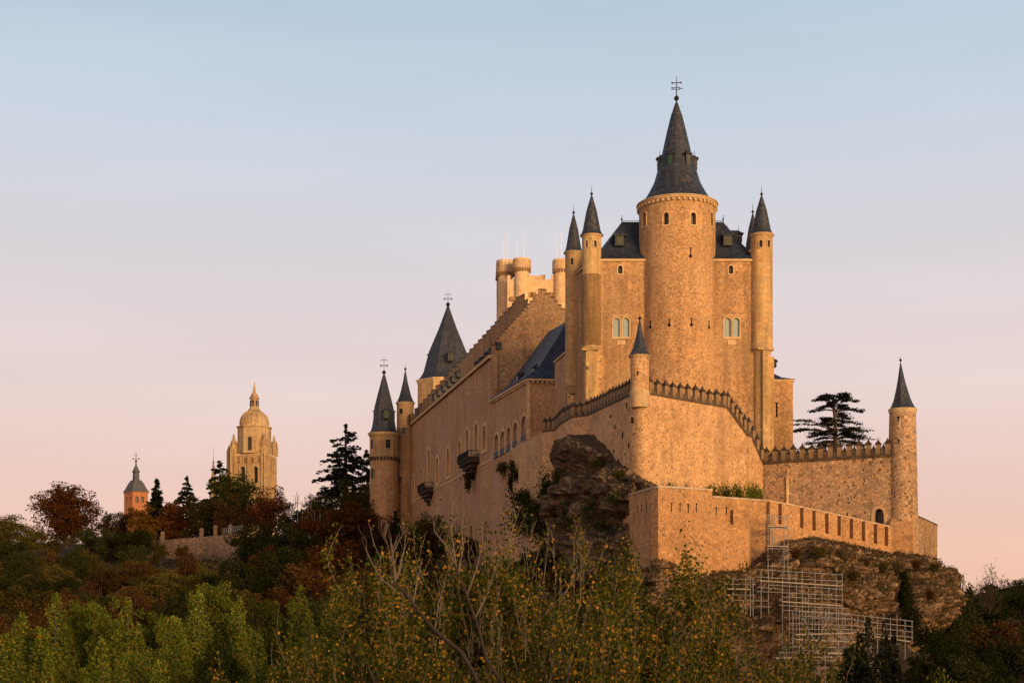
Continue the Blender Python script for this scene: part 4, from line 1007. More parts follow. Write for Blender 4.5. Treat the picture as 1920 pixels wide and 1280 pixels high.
def crag(name, pts, tops, zb, mat, amp, seed, nu=200, nv=90, cap=5, extra=None):
    """rock face along a plan line (photo x, depth), displaced outward by noise; tops are photo y of its upper edge"""
    Pl = [V2(*p) for p in pts]; cum = [0]
    for a, b in zip(Pl[:-1], Pl[1:]): cum.append(cum[-1] + (b - a).length)
    zt = [PZ(y, p[1]) for y, p in zip(tops, pts)]
    vs = []
    for i in range(nu + 1):
        s = cum[-1] * i / nu
        p = Vector((np.interp(s, cum, [q.x for q in Pl]), np.interp(s, cum, [q.y for q in Pl])))
        a, _ = along(Pl, max(0, s - 3)); b, _ = along(Pl, min(cum[-1], s + 3)); t = (b - a).normalized(); n = Vector((t.y, -t.x, 0))
        z1 = float(np.interp(s, cum, zt))
        for j in range(nv + 1):
            f = j / nv
            if f < .18:                            # top shelf running back under the walls
                k = f / .18; base = Vector((p.x, p.y, 0)) - n * cap * (1 - k); z = z1 + .5 * (1 - k)
                fade = .35 + .65 * k
            else:
                k = (f - .18) / .82; z = z1 + (zb - z1) * k; base = Vector((p.x, p.y, 0)) + n * (1.2 * math.sin(min(1, k * 3) * math.pi / 2)); fade = 1.0
            q = Vector((base.x, base.y, z)); o = Vector((seed, seed * 2, 0))
            big = mnoise.fractal(q * .13 + o, .9, 2.0, 3); mid = mnoise.ridged_multi_fractal(q * .30 + o, 1.0, 2.1, 5, 1.0, 2.0) - 1.0
            st = mnoise.noise(Vector((q.x * .12, q.y * .12, q.z * 1.1)) + o) ; sm = mnoise.fractal(q * 1.3 + o, .7, 2.0, 4)
            lay = math.floor(q.z * .85 + 1.2 * mnoise.noise(q * .12 + o)); led = mnoise.cell(Vector((math.floor(q.x * .22 + lay * .37) + .5, math.floor(q.y * .22) + .5, lay + .5)))
            v1 = mnoise.voronoi(Vector((q.x * .45, q.y * .45, q.z * .7)) + o)[0]; v2 = mnoise.voronoi(Vector((q.x * 1.2, q.y * 1.2, q.z * 1.9)) + o)[0]
            v3 = mnoise.voronoi(Vector((q.x * 2.6, q.y * 2.6, q.z * 3.8)) + o)[0]; blk = 1.5 * min(.45, v1[1] - v1[0]) + .7 * min(.4, v2[1] - v2[0]) + .28 * min(.4, v3[1] - v3[0])
            dsp = amp * (.9 * big + .32 * mid + .2 * st) * fade + (.75 * (led - .5) + blk - .6) * (.4 + .6 * fade) + .22 * sm
            if extra: dsp += extra(CX + p.x / p.y * F, z) * fade
            vs.append(q + n * dsp + Vector((0, 0, amp * .35 * big * fade + .2 * sm)))
    fs = [(i * (nv + 1) + j, (i + 1) * (nv + 1) + j, (i + 1) * (nv + 1) + j + 1, i * (nv + 1) + j + 1) for i in range(nu) for j in range(nv)]
    me = bpy.data.meshes.new(name); me.from_pydata(vs, [], fs); me.materials.append(MATS[mat])
    me.polygons.foreach_set('use_smooth', [True] * len(me.polygons)); me.set_sharp_from_angle(angle=R(24))
    o = bpy.data.objects.new(name, me); COL.objects.link(o); tag(o, kind='structure'); return o
def lobes(x, z):                                    # cleft between the two big lobes, overhang under the right one
    e = -6.5 * math.exp(-((x - 1698) / 17) ** 2) * (1 if z < 6 else .5)
    if x > 1708: e += 1.0 * math.exp(-((z - 4.5) / 3.0) ** 2) - 3.4 * float(sstep(1.8, -2, z))
    e += 1.4 * math.exp(-((x - 1590) / 60) ** 2) * math.exp(-((z - 5) / 3) ** 2) - 1.2 * math.exp(-((x - 1470) / 40) ** 2)
    return e
cliff = crag('cliff', [(1192, 158.5), (1234, 151.6), (1300, 154.4), (1400, 157.2), (1470, 159), (1540, 160.6), (1600, 162.2), (1650, 165), (1692, 167.5), (1735, 168.5), (1760, 172), (1772, 178), (1776, 186)],
     [1070, 1058, 1072, 1074, 1022, 1016, 1022, 1040, 1050, 1040, 1052, 1085, 1100], -9, 'rock', 1.5, 3.1, 380, 140, 6, lobes)
def shelf(x, z): return 1.2 * math.exp(-((x - 1082) / 34) ** 2) * math.exp(-((z - 22.5) / 1.6) ** 2) - 1.3 * math.exp(-((z - 19.8) / .8) ** 2) - 1.6 * math.exp(-((z - 12.5) / 1.3) ** 2)
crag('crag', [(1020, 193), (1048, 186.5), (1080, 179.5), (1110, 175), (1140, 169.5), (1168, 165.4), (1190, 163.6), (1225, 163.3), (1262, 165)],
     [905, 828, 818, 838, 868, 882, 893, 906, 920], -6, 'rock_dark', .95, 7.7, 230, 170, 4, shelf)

# ------------------------------------------------------------------ trees: shapes
def leaves(cen, size, rng, name, mat, flat=0.0, asp=.62):
    n = len(cen); size = np.broadcast_to(size, (n,)) * rng.uniform(.65, 1.3, n)
    a = rng.normal(size=(n, 3)); a[:, 2] *= (1 - flat); a /= np.linalg.norm(a, axis=1)[:, None]
    b = rng.normal(size=(n, 3)); b[:, 2] *= (1 - flat); b -= a * (a * b).sum(1)[:, None]; b /= np.linalg.norm(b, axis=1)[:, None]
    v = np.empty((n, 4, 3)); s = size[:, None]
    v[:, 0] = cen - a * s; v[:, 1] = cen + b * s * asp; v[:, 2] = cen + a * s; v[:, 3] = cen - b * s * asp
    me = bpy.data.meshes.new(name); me.vertices.add(n * 4); me.vertices.foreach_set('co', v.ravel())
    me.loops.add(n * 4); me.loops.foreach_set('vertex_index', np.arange(n * 4, dtype=np.int32))
    me.polygons.add(n); me.polygons.foreach_set('loop_start', np.arange(0, n * 4, 4, dtype=np.int32))
    me.update(calc_edges=True); me.materials.append(MATS[mat]); return me
def mesh_of(mb, name, mat):
    o = mb.build(name, MATS[mat], None, 60); me = o.data; bpy.data.objects.remove(o); return me
def limb(m, p, d, L, r, rng, up=.1, wob=.12, seg=6, taper=.35, n=5):
    pts = [Vector(p)]; d = Vector(d).normalized()
    for k in range(seg):
        d = (d + Vector((rng.normal() * wob, rng.normal() * wob, up + rng.normal() * wob * .5))).normalized(); pts.append(pts[-1] + d * L / seg)
    m.tube(pts, [r * (1 - (1 - taper) * k / seg) for k in range(seg + 1)], n); return pts
def broad(seed, R0=5.0, H=12.0, nl=7500, ls=.21, trunk=.10, clumps=64, open_=.0, mat='leaf_green'):
    rng = np.random.default_rng(seed); m = MB()
    tp = limb(m, (0, 0, 0), (0, 0, 1), H * trunk * 1.4, R0 * .06, rng, .3, .05, 5, .7, 7)
    zc = H * (trunk + (1 - trunk) * .5); rz = H * (1 - trunk) * .5; cen = []; rad = []
    lop = rng.uniform(.78, 1.12, 8)
    for k in range(clumps):
        u = rng.normal(size=3); u /= np.linalg.norm(u)
        if u[2] < -.92: u[2] *= -.5
        f = rng.uniform(.45, .92) if rng.random() < .8 else rng.uniform(.1, .5)
        az = math.atan2(u[1], u[0]); w = lop[int((az + math.pi) / (2 * math.pi) * 7.99)]
        c = np.array([u[0] * R0 * f * w, u[1] * R0 * f * w, zc + u[2] * rz * f]); cen.append(c); rad.append(rng.uniform(.17, .32) * R0)
        if k % 3 == 0:
            q = Vector(c); b = tp[-1] if k % 2 else tp[-2]; mid = b.lerp(q, .5) + Vector((0, 0, -.08 * R0)); m.tube([b, mid, q], [R0 * .03, R0 * .02, R0 * .008], 4)
    pts = []
    for c, r in zip(cen, rad):
        k = int(nl / clumps * rng.uniform(.5, 1.5)); q = rng.normal(size=(k, 3)); q /= np.linalg.norm(q, axis=1)[:, None]
        q *= (rng.uniform(0, 1, k) ** .45)[:, None] * r * np.array([1.15, 1.15, .8]); pts.append(c + q)
    pts = np.concatenate(pts)
    return dict(trunk=mesh_of(m, 'trunk', 'bark'), crown=leaves(pts, ls, rng, 'crown', mat), H=H, R=R0)
def conifer(seed, H=14.0, R0=4.2, tiers=13, per=9, droop=.30, ls=.20, mat='needle', top=.06, start=.16, fill=34, lean=0):
    rng = np.random.default_rng(seed); m = MB(); pts = []
    m.tube([(0, 0, 0), (0, 0, H * .5), (lean, 0, H)], [R0 * .06, R0 * .04, .04], 6)
    for t in range(tiers):
        f = t / (tiers - 1); z = H * (start + (1 - start - .03) * f); rr = R0 * ((1 - f) ** .85 + top) * rng.uniform(.7, 1.15)
        for k in range(per if f < .8 else max(4, per // 2)):
            a = rng.uniform(0, 2 * math.pi); L = rr * rng.uniform(.6, 1.12); d = np.array([math.cos(a), math.sin(a), 0])
            z0 = z + rng.uniform(-.35, .35); q = []
            for j in range(6):
                s = j / 5; q.append(np.array([0, 0, z0]) + d * L * s + np.array([0, 0, L * (.20 * s - droop * 1.5 * s * s)]))
            m.tube([Vector(v) for v in q], [.05, .045, .04, .03, .022, .012], 3)
            n = int(fill * L / R0) + 5; s = rng.uniform(.18, 1.0, n); base = np.array([np.interp(s, np.linspace(0, 1, 6), [v[i] for v in q]) for i in range(3)]).T
            w = L * .17 * (1.15 - s); side = np.array([-d[1], d[0], 0]); base += side * (rng.normal(size=n) * w)[:, None]; base[:, 2] += rng.normal(size=n) * .10 - .06; pts.append(base)
    return dict(trunk=mesh_of(m, 'trunk', 'bark'), crown=leaves(np.concatenate(pts), ls * 1.25, rng, 'crown', mat, .55), H=H, R=R0)
def poplar(seed, H=20.0, R0=2.6, nl=22000, ls=.088, mat='leaf_poplar', stems=8):
    rng = np.random.default_rng(seed); m = MB(); pts = []
    m.tube([(0, 0, 0), (0, 0, H * .45), (0.1, 0, H * .97)], [.22, .15, .02], 6)
    for k in range(stems):
        a = rng.uniform(0, 6.28); r = R0 * rng.uniform(.25, 1.0) if k else 0.0; top = H * (rng.uniform(.76, .97) if k else 1.0) - r * .5
        x, y = r * math.cos(a), r * math.sin(a); z0 = H * .38
        m.tube([(x * .15, y * .15, z0), (x * .7, y * .7, z0 + (top - z0) * .4), (x, y, top)], [.07, .045, .012], 4)
        n = int(nl / stems); f = rng.uniform(0, 1, n) ** .8; z = z0 + (top - z0) * f
        w = (.95 * (1 - f) ** .45 + .05) * R0 * .55; th = rng.uniform(0, 6.28, n); q = np.sqrt(rng.uniform(0.05, 1, n)) * w * (1 + .35 * np.sin(z * 3.1 + k) * np.sin(th * 2 + z))
        bx = np.interp(f, [0, .4, 1], [x * .15, x * .7, x]); by = np.interp(f, [0, .4, 1], [y * .15, y * .7, y])
        pts.append(np.stack([bx + q * np.cos(th), by + q * np.sin(th), z + rng.normal(size=n) * .08], 1))
    return dict(trunk=mesh_of(m, 'trunk', 'bark_grey'), crown=leaves(np.concatenate(pts), ls, rng, 'crown', mat, 0, .8), H=H, R=R0)
def wild(seed, H=20.0, R0=4.5, mat='leaf_autumn', ls=.068, dens=3.4, bark='bark_pale', bare=.6):
    """many stemmed autumn poplar: forked limbs, upright pale twigs, thinning leaves"""
    rng = np.random.default_rng(seed); m = MB(); tw = MB(); pts = []
    z0 = H * .45
    tp = limb(m, (0, 0, 0), (0, 0, 1), z0, .30, rng, .3, .03, 5, .75, 7)
    for i in range(7):
        a = 6.28 * i / 7 + rng.uniform(-.4, .4); b = tp[-1 - (i % 2)]
        l1 = limb(m, b, (math.cos(a) * .9, math.sin(a) * .9, .75), H * rng.uniform(.24, .38), .15, rng, .10, .12, 7, .3, 5)
        for j in range(9):
            p = l1[2 + j % 6].lerp(l1[min(3 + j % 6, 7)], rng.random()); a2 = a + rng.uniform(-1.5, 1.5)
            L2 = H * rng.uniform(.12, .26); l2 = limb(tw, p, (math.cos(a2) * .8, math.sin(a2) * .8, .8), L2, .030, rng, .12, .10, 6, .3, 4)
            for k in range(7):
                q = l2[1 + k % 5].lerp(l2[min(2 + k % 5, 6)], rng.random()); a3 = rng.uniform(0, 6.28)
                L3 = H * rng.uniform(.035, .095); l3 = limb(tw, q, (math.cos(a3) * .45, math.sin(a3) * .45, .9), L3, .014, rng, .12, .12, 4, .5, 3)
                hz = (q.z / H); n = int(dens * (.35 + 1.5 * max(0, mnoise.noise(q * .9 + Vector((seed, 0, 0))) + .35)) * 30 * (1.25 - bare * max(0, (hz - .62)) / .38) * rng.uniform(.2, 1.4))
                if n < 1: continue
                s = rng.uniform(0, 1, n); P_ = np.array([[v.x, v.y, v.z] for v in l3]); c = np.array([np.interp(s, np.linspace(0, 1, 5), P_[:, t_]) for t_ in range(3)]).T
                pts.append(c + rng.normal(size=(n, 3)) * .17)
    tops = []
    for i in range(7):                               # tall bare leaders above the leaves
        a = rng.uniform(0, 6.28); r = R0 * rng.uniform(.1, .75); b = Vector((r * math.cos(a), r * math.sin(a), H * rng.uniform(.74, .84)))
        l2 = limb(tw, b, (math.cos(a) * .2, math.sin(a) * .2, 1), H * rng.uniform(.09, .15), .018, rng, .1, .07, 6, .25, 3)
        for k in range(5):
            a3 = rng.uniform(0, 6.28); limb(tw, l2[1 + k], (math.cos(a3) * .4, math.sin(a3) * .4, .9), H * rng.uniform(.02, .05), .011, rng, .1, .1, 4, .4, 3)
        tops.append(np.array([tuple(l2[int(q)]) for q in rng.integers(1, 7, 14)]) + rng.normal(size=(14, 3)) * .14)
    pts += tops
    me = dict(trunk=mesh_of(m, 'trunk', 'bark'), crown=leaves(np.concatenate(pts), ls, rng, 'crown', mat, 0, .85), twigs=mesh_of(tw, 'twigs', bark), H=H, R=R0); return me
def bare(seed, H=9.0, R0=4.0, bark='bark', mat='leaf_brown', nl=500, lean=0):
    rng = np.random.default_rng(seed); m = MB(); tw = MB(); pts = []
    tp = limb(m, (0, 0, 0), (lean, 0, 1), H * .38, .20, rng, .2, .06, 5, .7, 6)
    for i in range(7):
        a = 6.28 * i / 7 + rng.uniform(-.4, .4); l1 = limb(m, tp[-1 - i % 2], (math.cos(a), math.sin(a), .8), H * rng.uniform(.35, .55), .09, rng, .05, .2, 7, .3, 4)
        for j in range(10):
            a2 = rng.uniform(0, 6.28); l2 = limb(tw, l1[2 + j % 6], (math.cos(a2), math.sin(a2), .6), H * rng.uniform(.10, .24), .035, rng, .05, .2, 5, .3, 3)
            for k in range(5):
                a3 = rng.uniform(0, 6.28); l3 = limb(tw, l2[1 + k], (math.cos(a3), math.sin(a3), .5), H * rng.uniform(.05, .12), .016, rng, .05, .2, 3, .5, 3); pts += [tuple(v) for v in l3[1:]]
    pts = np.array(pts); pts = pts[rng.integers(0, len(pts), nl)] + rng.normal(size=(nl, 3)) * .1
    return dict(trunk=mesh_of(m, 'trunk', bark), twigs=mesh_of(tw, 'twigs', bark), crown=leaves(pts, .10, rng, 'crown', mat), H=H, R=R0)
def shrub(seed, H=2.4, R0=1.5, nl=1800, ls=.10, mat='leaf_green'):
    rng = np.random.default_rng(seed); m = MB(); pts = []
    for k in range(10):
        a = rng.uniform(0, 6.28); r = R0 * rng.uniform(.1, .8); h = H * rng.uniform(.55, 1.0); q = (r * math.cos(a), r * math.sin(a), h)
        m.tube([(0, 0, 0), (q[0] * .6, q[1] * .6, h * .5), q], [.04, .03, .01], 3); n = nl // 10; f = rng.uniform(.1, 1, n)
        c = np.stack([q[0] * f, q[1] * f, h * f], 1) + rng.normal(size=(n, 3)) * R0 * .18; c[:, 2] = np.abs(c[:, 2]); pts.append(c)
    return dict(trunk=mesh_of(m, 'stems', 'bark'), crown=leaves(np.concatenate(pts), ls, rng, 'foliage', mat), H=H, R=R0)

def put(sh, name, label, cat, loc, sc, rz=0.0, mat=None, group=None):
    o = thing(name, label, cat, loc, group); o.rotation_euler = (0, 0, rz); o.scale = sc
    for k in ('trunk', 'twigs', 'crown'):
        if k not in sh: continue
        c = bpy.data.objects.new(sh[k].name.split('.')[0], sh[k]); COL.objects.link(c); c.parent = o
        if k == 'crown' and mat: c.material_slots[0].link = 'OBJECT'; c.material_slots[0].material = MATS[mat]
    return o
TR = random.Random(11)
def tree(sh, x, yt, hw, d, label, cat='tree', name='broadleaf_tree', mat=None, group=None, zb=None, rz=None):
    X = PX(x, d); z0 = float(g(X, d)) - .4 if zb is None else zb; H = PZ(yt, d) - z0
    w = hw * d / F / sh['R']
    return put(sh, name, label, cat, (X, d, z0), (w, w, H / sh['H']), TR.uniform(0, 6.28) if rz is None else rz, mat, group)

BR = [broad(21), broad(22, clumps=80), broad(23, clumps=50), broad(24, nl=5600, clumps=44, trunk=.16)]
BRB = broad(25, 6.0, 14.0, 15000, .20, .05, 130)            # dense, rounded
DEO = [conifer(31, fill=110, per=9, ls=.15, top=.07, tiers=15, droop=.2), conifer(32, R0=3.8, fill=80, per=11, top=.10), conifer(33, tiers=11, per=10, fill=90, top=.16)]
FIR = [conifer(35, 12, 2.6, 20, 15, .30, .19, fill=44, start=.05, top=.12), conifer(36, 12, 2.6, 20, 15, .12, .19, fill=44, start=.05, top=.12)]
CYP = [poplar(38, 12, 1.6, 6500, .085, 'needle', 5), poplar(39, 12, 1.8, 6500, .085, 'needle', 7)]
POP = [poplar(41, stems=11), poplar(42, stems=14), poplar(43, stems=10), poplar(44, stems=12)]
WILD = [wild(51), wild(52), wild(53), wild(54, dens=3.0)]
BARE = [bare(61), bare(62)]
BUSH = [broad(81, 3.0, 20, 16000, .10, .45, 90), broad(82, 3.0, 20, 16000, .10, .5, 70)]
SHR = [shrub(71), shrub(72), shrub(73)]

# ------------------------------------------------------------------ trees on the ridge, left to right (x, top, half width, depth)
tree(BR[1], 14, 962, 62, 318, 'olive green tree at the left edge of the ridge', mat='leaf_olive')
tree(BRB, 124, 902, 70, 330, 'big round rust red chestnut tree standing left of the brick belfry', 'chestnut tree', 'chestnut_tree', 'leaf_rust')
tree(BR[0], 200, 956, 15, 345, 'small dark round tree between the rust red chestnut and the belfry', mat='leaf_green_dark')
tree(BR[2], 226, 952, 34, 325, 'brown thinning tree right beside the rust red chestnut', mat='leaf_brown')
tree(BR[3], 268, 944, 44, 318, 'yellow orange tree in front of the foot of the brick belfry', mat='leaf_gold')
tree(FIR[0], 294, 896, 36, 335, 'dark pointed fir just right of the brick belfry', 'fir', 'fir_tree')
tree(DEO[1], 350, 893, 50, 345, 'dark fir midway between the brick belfry and the cathedral tower', 'fir', 'fir_tree')
tree(BR[0], 328, 934, 38, 322, 'red brown tree below the two dark firs', mat='leaf_rust')
tree(DEO[2], 412, 862, 62, 352, 'dark flat topped cedar left of the cathedral tower', 'cedar', 'cedar_tree')
tree(BRB, 440, 880, 58, 335, 'big green tree in front of the cathedral tower', mat='leaf_green')
tree(BR[2], 384, 925, 46, 315, 'olive brown tree with visible trunk above the retaining wall', mat='leaf_olive')
tree(BR[3], 432, 925, 44, 308, 'golden brown tree with forked trunk under the green one', mat='leaf_brown')
tree(BR[1], 505, 908, 46, 318, 'orange brown tree right of the cathedral tower foot', mat='leaf_rust')
tree(BARE[0], 540, 906, 30, 335, 'thin almost leafless tree right of the cathedral tower', name='bare_tree')
tree(BR[0], 560, 950, 42, 305, 'dark green tree under the metal frame', mat='leaf_green_dark')
tree(DEO[0], 648, 794, 112, 318, 'tall dark cedar with drooping tiers left of the round tower', 'cedar', 'cedar_tree')
tree(DEO[2], 688, 842, 60, 330, 'shorter dark cedar half hidden behind the round tower', 'cedar', 'cedar_tree')
tree(BR[2], 606, 918, 42, 310, 'olive yellow tree at the foot of the tall dark cedar', mat='leaf_olive')
tree(BR[1], 668, 892, 52, 306, 'golden green tree between the tall cedar and the round tower', mat='leaf_olive')
WG = 'trees covering the slope below the ridge'
WL = {'leaf_green_dark': 'dark green broadleaf tree in the thicket on the slope', 'leaf_brown': 'brown leaved tree in the thicket on the slope', 'leaf_rust': 'dark rusty tree in the thicket on the slope',
      'leaf_olive': 'dull olive tree in the thicket on the slope'}
for x, yt, hw, d, mt in ((600, 948, 60, 288, 'leaf_rust'), (655, 930, 62, 282, 'leaf_rust'), (540, 975, 60, 275, 'leaf_green_dark'), (690, 985, 56, 262, 'leaf_brown'), (620, 1005, 70, 240, 'leaf_rust'),
                         (480, 978, 56, 272, 'leaf_green_dark'), (510, 1020, 66, 235, 'leaf_green_dark'), (570, 1045, 64, 212, 'leaf_brown'), (660, 1060, 66, 205, 'leaf_brown'), (725, 1040, 56, 222, 'leaf_brown'),
                         (450, 1040, 50, 225, 'leaf_green_dark'), (700, 1105, 62, 180, 'leaf_green_dark'), (610, 1105, 60, 178, 'leaf_green_dark'), (500, 1090, 60, 185, 'leaf_brown'),
                         (20, 1010, 52, 285, 'leaf_green_dark'), (75, 1040, 46, 262, 'leaf_olive'), (30, 1075, 56, 230, 'leaf_green_dark'), (150, 1035, 34, 275, 'leaf_olive'), (205, 990, 40, 295, 'leaf_green_dark'),
                         (250, 985, 42, 290, 'leaf_green_dark'), (110, 1075, 52, 232, 'leaf_green_dark'), (190, 1060, 48, 240, 'leaf_brown'), (262, 1050, 44, 245, 'leaf_brown'), (310, 1060, 46, 235, 'leaf_olive'),
                         (350, 1040, 42, 248, 'leaf_brown'), (395, 1050, 44, 238, 'leaf_olive'), (150, 1105, 56, 200, 'leaf_green_dark'), (250, 1095, 52, 205, 'leaf_brown'), (340, 1100, 54, 198, 'leaf_green_dark'),
                         (420, 1090, 52, 200, 'leaf_green_dark'), (60, 1120, 56, 185, 'leaf_brown'), (0, 1140, 50, 175, 'leaf_brown'), (200, 1010, 26, 300, 'leaf_olive'),
                         (770, 1060, 56, 205, 'leaf_green_dark'), (820, 1045, 50, 208, 'leaf_brown'), (880, 1050, 50, 195, 'leaf_green_dark'), (950, 1050, 50, 188, 'leaf_brown'), (1010, 1020, 46, 184, 'leaf_green_dark'),
                         (1060, 1050, 50, 172, 'leaf_brown'), (1130, 1060, 50, 160, 'leaf_green_dark'), (1200, 1080, 50, 146, 'leaf_green_dark'), (722, 962, 34, 262, 'leaf_brown'), (768, 972, 36, 256, 'leaf_green_dark'), (805, 985, 36, 250, 'leaf_brown'), (842, 990, 36, 244, 'leaf_green_dark'), (880, 1003, 36, 238, 'leaf_brown'), (690, 945, 34, 285, 'leaf_rust'), (760, 1110, 60, 170, 'leaf_brown'), (860, 1110, 60, 165, 'leaf_green_dark'), (1000, 1100, 60, 158, 'leaf_brown')):
    tree(TR.choice(BR), x, yt, hw, d, WL[mt], mat=mt, group=WG)
for k in range(110):
    x = TR.uniform(-20, 770); d = TR.uniform(165, 300)
    y0 = HY - float(g(PX(x, d), d)) * F / d; h = TR.uniform(4.5, 9.5); yt = y0 - h * F / d
    if yt < 1000 + max(0, 60 - x) * .3 or (285 < x < 455 and yt < 1045): continue
    mt = TR.choice(('leaf_green_dark', 'leaf_brown', 'leaf_olive', 'leaf_green_dark', 'leaf_rust' if x > 420 else 'leaf_olive'))
    tree(TR.choice(BR), x, yt, TR.uniform(2.8, 4.6) * F / d, d, WL[mt], mat=mt, group=WG)
for x, yt, hw, d, mt in ((60, 985, 34, 300, 'leaf_olive'), (165, 985, 30, 304, 'leaf_green_dark'), (100, 1003, 22, 302, 'leaf_olive'), (235, 1000, 24, 300, 'leaf_olive'), (262, 990, 30, 296, 'leaf_olive'), (-5, 990, 40, 300, 'leaf_olive'), (300, 1015, 22, 288, 'leaf_olive'), (345, 1018, 20, 285, 'leaf_brown')):
    tree(TR.choice(BR), x, yt, hw, d, WL[mt], mat=mt, group=WG)
tree(FIR[1], 742, 958, 34, 262, 'black green fir against the foot of the palace wall', 'fir', 'fir_tree')
tree(BR[2], 800, 955, 42, 255, 'brown green tree against the palace wall beside the black fir', mat='leaf_olive')
tree(BR[0], 700, 968, 30, 285, 'small brown tree at the foot of the round tower', mat='leaf_brown')
# right-hand slope
for x, yt, hw, d, mt, lb in ((1880, 1085, 60, 240, 'leaf_green_dark', 'dark rounded tree on the right edge of the slope'), (1918, 1082, 42, 300, 'leaf_green_dark', 'far dark tree on the skyline at the right edge'),
                         (1800, 1130, 60, 190, 'leaf_green_dark', 'dull dark tree right of the cliff'), (1860, 1150, 70, 180, 'leaf_brown', 'wide brownish tree below the bare tree on the right'),
                         (1790, 1062, 22, 200, 'leaf_olive', 'small bush like tree behind the right end of the cliff'), (1905, 1180, 66, 165, 'leaf_green_dark', 'dark leafy tree low on the right edge'),
                         (1815, 1215, 66, 150, 'leaf_green_dark', 'dark tree low on the slope below the cliff'), (1740, 1205, 50, 152, 'leaf_green_dark', 'dark green tree at the foot of the cleft in the cliff'),
                         (1765, 1250, 60, 120, 'leaf_green', 'leafy green tree at the bottom right beside the cypresses'), (1880, 1250, 70, 125, 'leaf_green_dark', 'dark tree in the bottom right corner')):
    tree(TR.choice(BR), x, yt, hw, d, lb, mat=mt)
tree(BARE[0], 22, 1128, 44, 120, 'thin bare pale tree low at the left edge', name='bare_tree')
for x, yt, hw, d in ((1806, 1078, 30, 196), (1790, 1110, 30, 188), (1800, 1140, 36, 180), (1898, 1092, 46, 260), (1850, 1100, 46, 235), (1925, 1100, 50, 225), (1830, 1110, 40, 215), (1880, 1130, 60, 200), (1795, 1165, 40, 172), (1840, 1190, 60, 165)):
    tree(TR.choice(BR), x, yt, hw, d, 'dark green tree in the wood right of the cliff', mat='leaf_green_dark', group='trees in the wood right of the cliff')
tree(BARE[1], 1838, 1043, 46, 205, 'bare branched tree on the skyline right of the cliff', name='bare_tree')
# cypresses and cedar by the castle
for x, yt, hw, d, lb in ((1628, 1160, 44, 118, 'dark ragged cypress in front of the scaffolding'), (1657, 1166, 26, 118, 'thin dark cypress spire between its two neighbours'), (1676, 1192, 40, 117, 'dark cypress right of the thin one'),
                     (1600, 1210, 60, 114, 'bushy dark cypress left of the tall ragged one'), (1650, 1225, 80, 112, 'broad dark cypress at the bottom edge below the scaffolding')):
    tree(CYP[int(x) % 2], x, yt, hw, d, lb, 'cypress', 'cypress_tree')
def flat_cedar():
    rng = np.random.default_rng(77); m = MB(); pts = []
    k = 205 / F
    def W_(x, y, dy=0): return Vector(((x - 1567) * k, dy, (870 - y) * k))
    m.tube([W_(1568, 900), W_(1566, 835), W_(1567, 800), W_(1563, 770), W_(1560, 745)], [.42, .34, .24, .15, .06], 7)
    arms = []
    for q_ in range(18): sg = (-1, 1)[q_ % 2]; y_ = rng.uniform(748, 776); arms.append((y_, 1565 + sg * rng.uniform(8, 42) * (.8 if y_ < 755 else 1), y_ - rng.uniform(2, 9), rng.uniform(-1.2, 1.2)))
    for q_ in range(8): sg = (-1, 1)[q_ % 2]; y_ = rng.uniform(776, 800); arms.append((y_, 1566 + sg * rng.uniform(12, 34 if sg < 0 else 52), y_ - rng.uniform(0, 8), rng.uniform(-1.2, 1.2)))
    arms += [(812, 1472, 809, .3), (814, 1484, 813, -.8), (806, 1488, 791, -.6), (808, 1500, 794, .9), (770, 1522, 772, .4), (772, 1612, 774, -.5), (815, 1638, 824, 0), (805, 1622, 812, -1), (800, 1614, 793, .8)]
    for q_ in range(18): sg = (-1, 1)[q_ % 2]; y_ = rng.uniform(802, 830); arms.append((y_, 1566 + sg * rng.uniform(15, 58), y_ + rng.uniform(-6, 5), rng.uniform(-1.8, 1.8)))
    arms += [(832, 1500, 838, -1), (834, 1515, 842, 1), (836, 1540, 840, 1.6), (834, 1600, 836, -1.5), (835, 1628, 836, .5)]
    for y0, x1, y1, dy in arms:
        a = W_(1566, y0); b = W_(x1, y1, dy * 1.8); q = [a.lerp(b, s / 6) + Vector((0, 0, .45 * math.sin(s / 6 * 3.14) * (1 if y1 <= y0 else .6))) for s in range(7)]
        m.tube(q, [.11, .10, .085, .07, .05, .035, .015], 4); L = (b - a).length
        for j in range(9):
            s = rng.uniform(.3, 1.05); c = q[0].lerp(q[-1], s); c.z = float(np.interp(s, np.linspace(0, 1, 7), [v.z for v in q])); n = int(rng.uniform(18, 52)); w = (.24 + .42 * (1 - abs(s - .6)) * min(1, L / 4)) * rng.uniform(.6, 1.3); c.z += rng.normal() * .05
            o = rng.normal(size=(n, 3)) * np.array([w * .7, w * .9, .045 + .05 * rng.random()]); pts.append(np.array(c) + o + np.array([0, 0, .10]))
    return dict(trunk=mesh_of(m, 'trunk', 'bark'), crown=leaves(np.concatenate(pts), .13, rng, 'crown', 'needle', .6), H=10, R=6)
put(flat_cedar(), 'cedar_tree', 'flat tiered dark cedar behind the battlements of the outer wall', 'cedar', (PX(1567, 205), 205, PZ(870, 205)), (1, 1, 1))
for i, (x, yt, hw, d) in enumerate(((1258, 902, 20, 161), (1285, 906, 18, 161.5), (1310, 909, 17, 162), (1338, 905, 20, 163), (1362, 903, 20, 164), (1386, 900, 20, 166), (1410, 902, 20, 168), (1424, 910, 12, 170))):
    tree(SHR[i % 3], x, yt, hw, d, 'green shrub growing along the top of the terrace wall', 'shrub', 'shrub', 'leaf_poplar' if i % 3 == 0 else 'leaf_green', 'shrubs behind the terrace wall', zb=13.7)

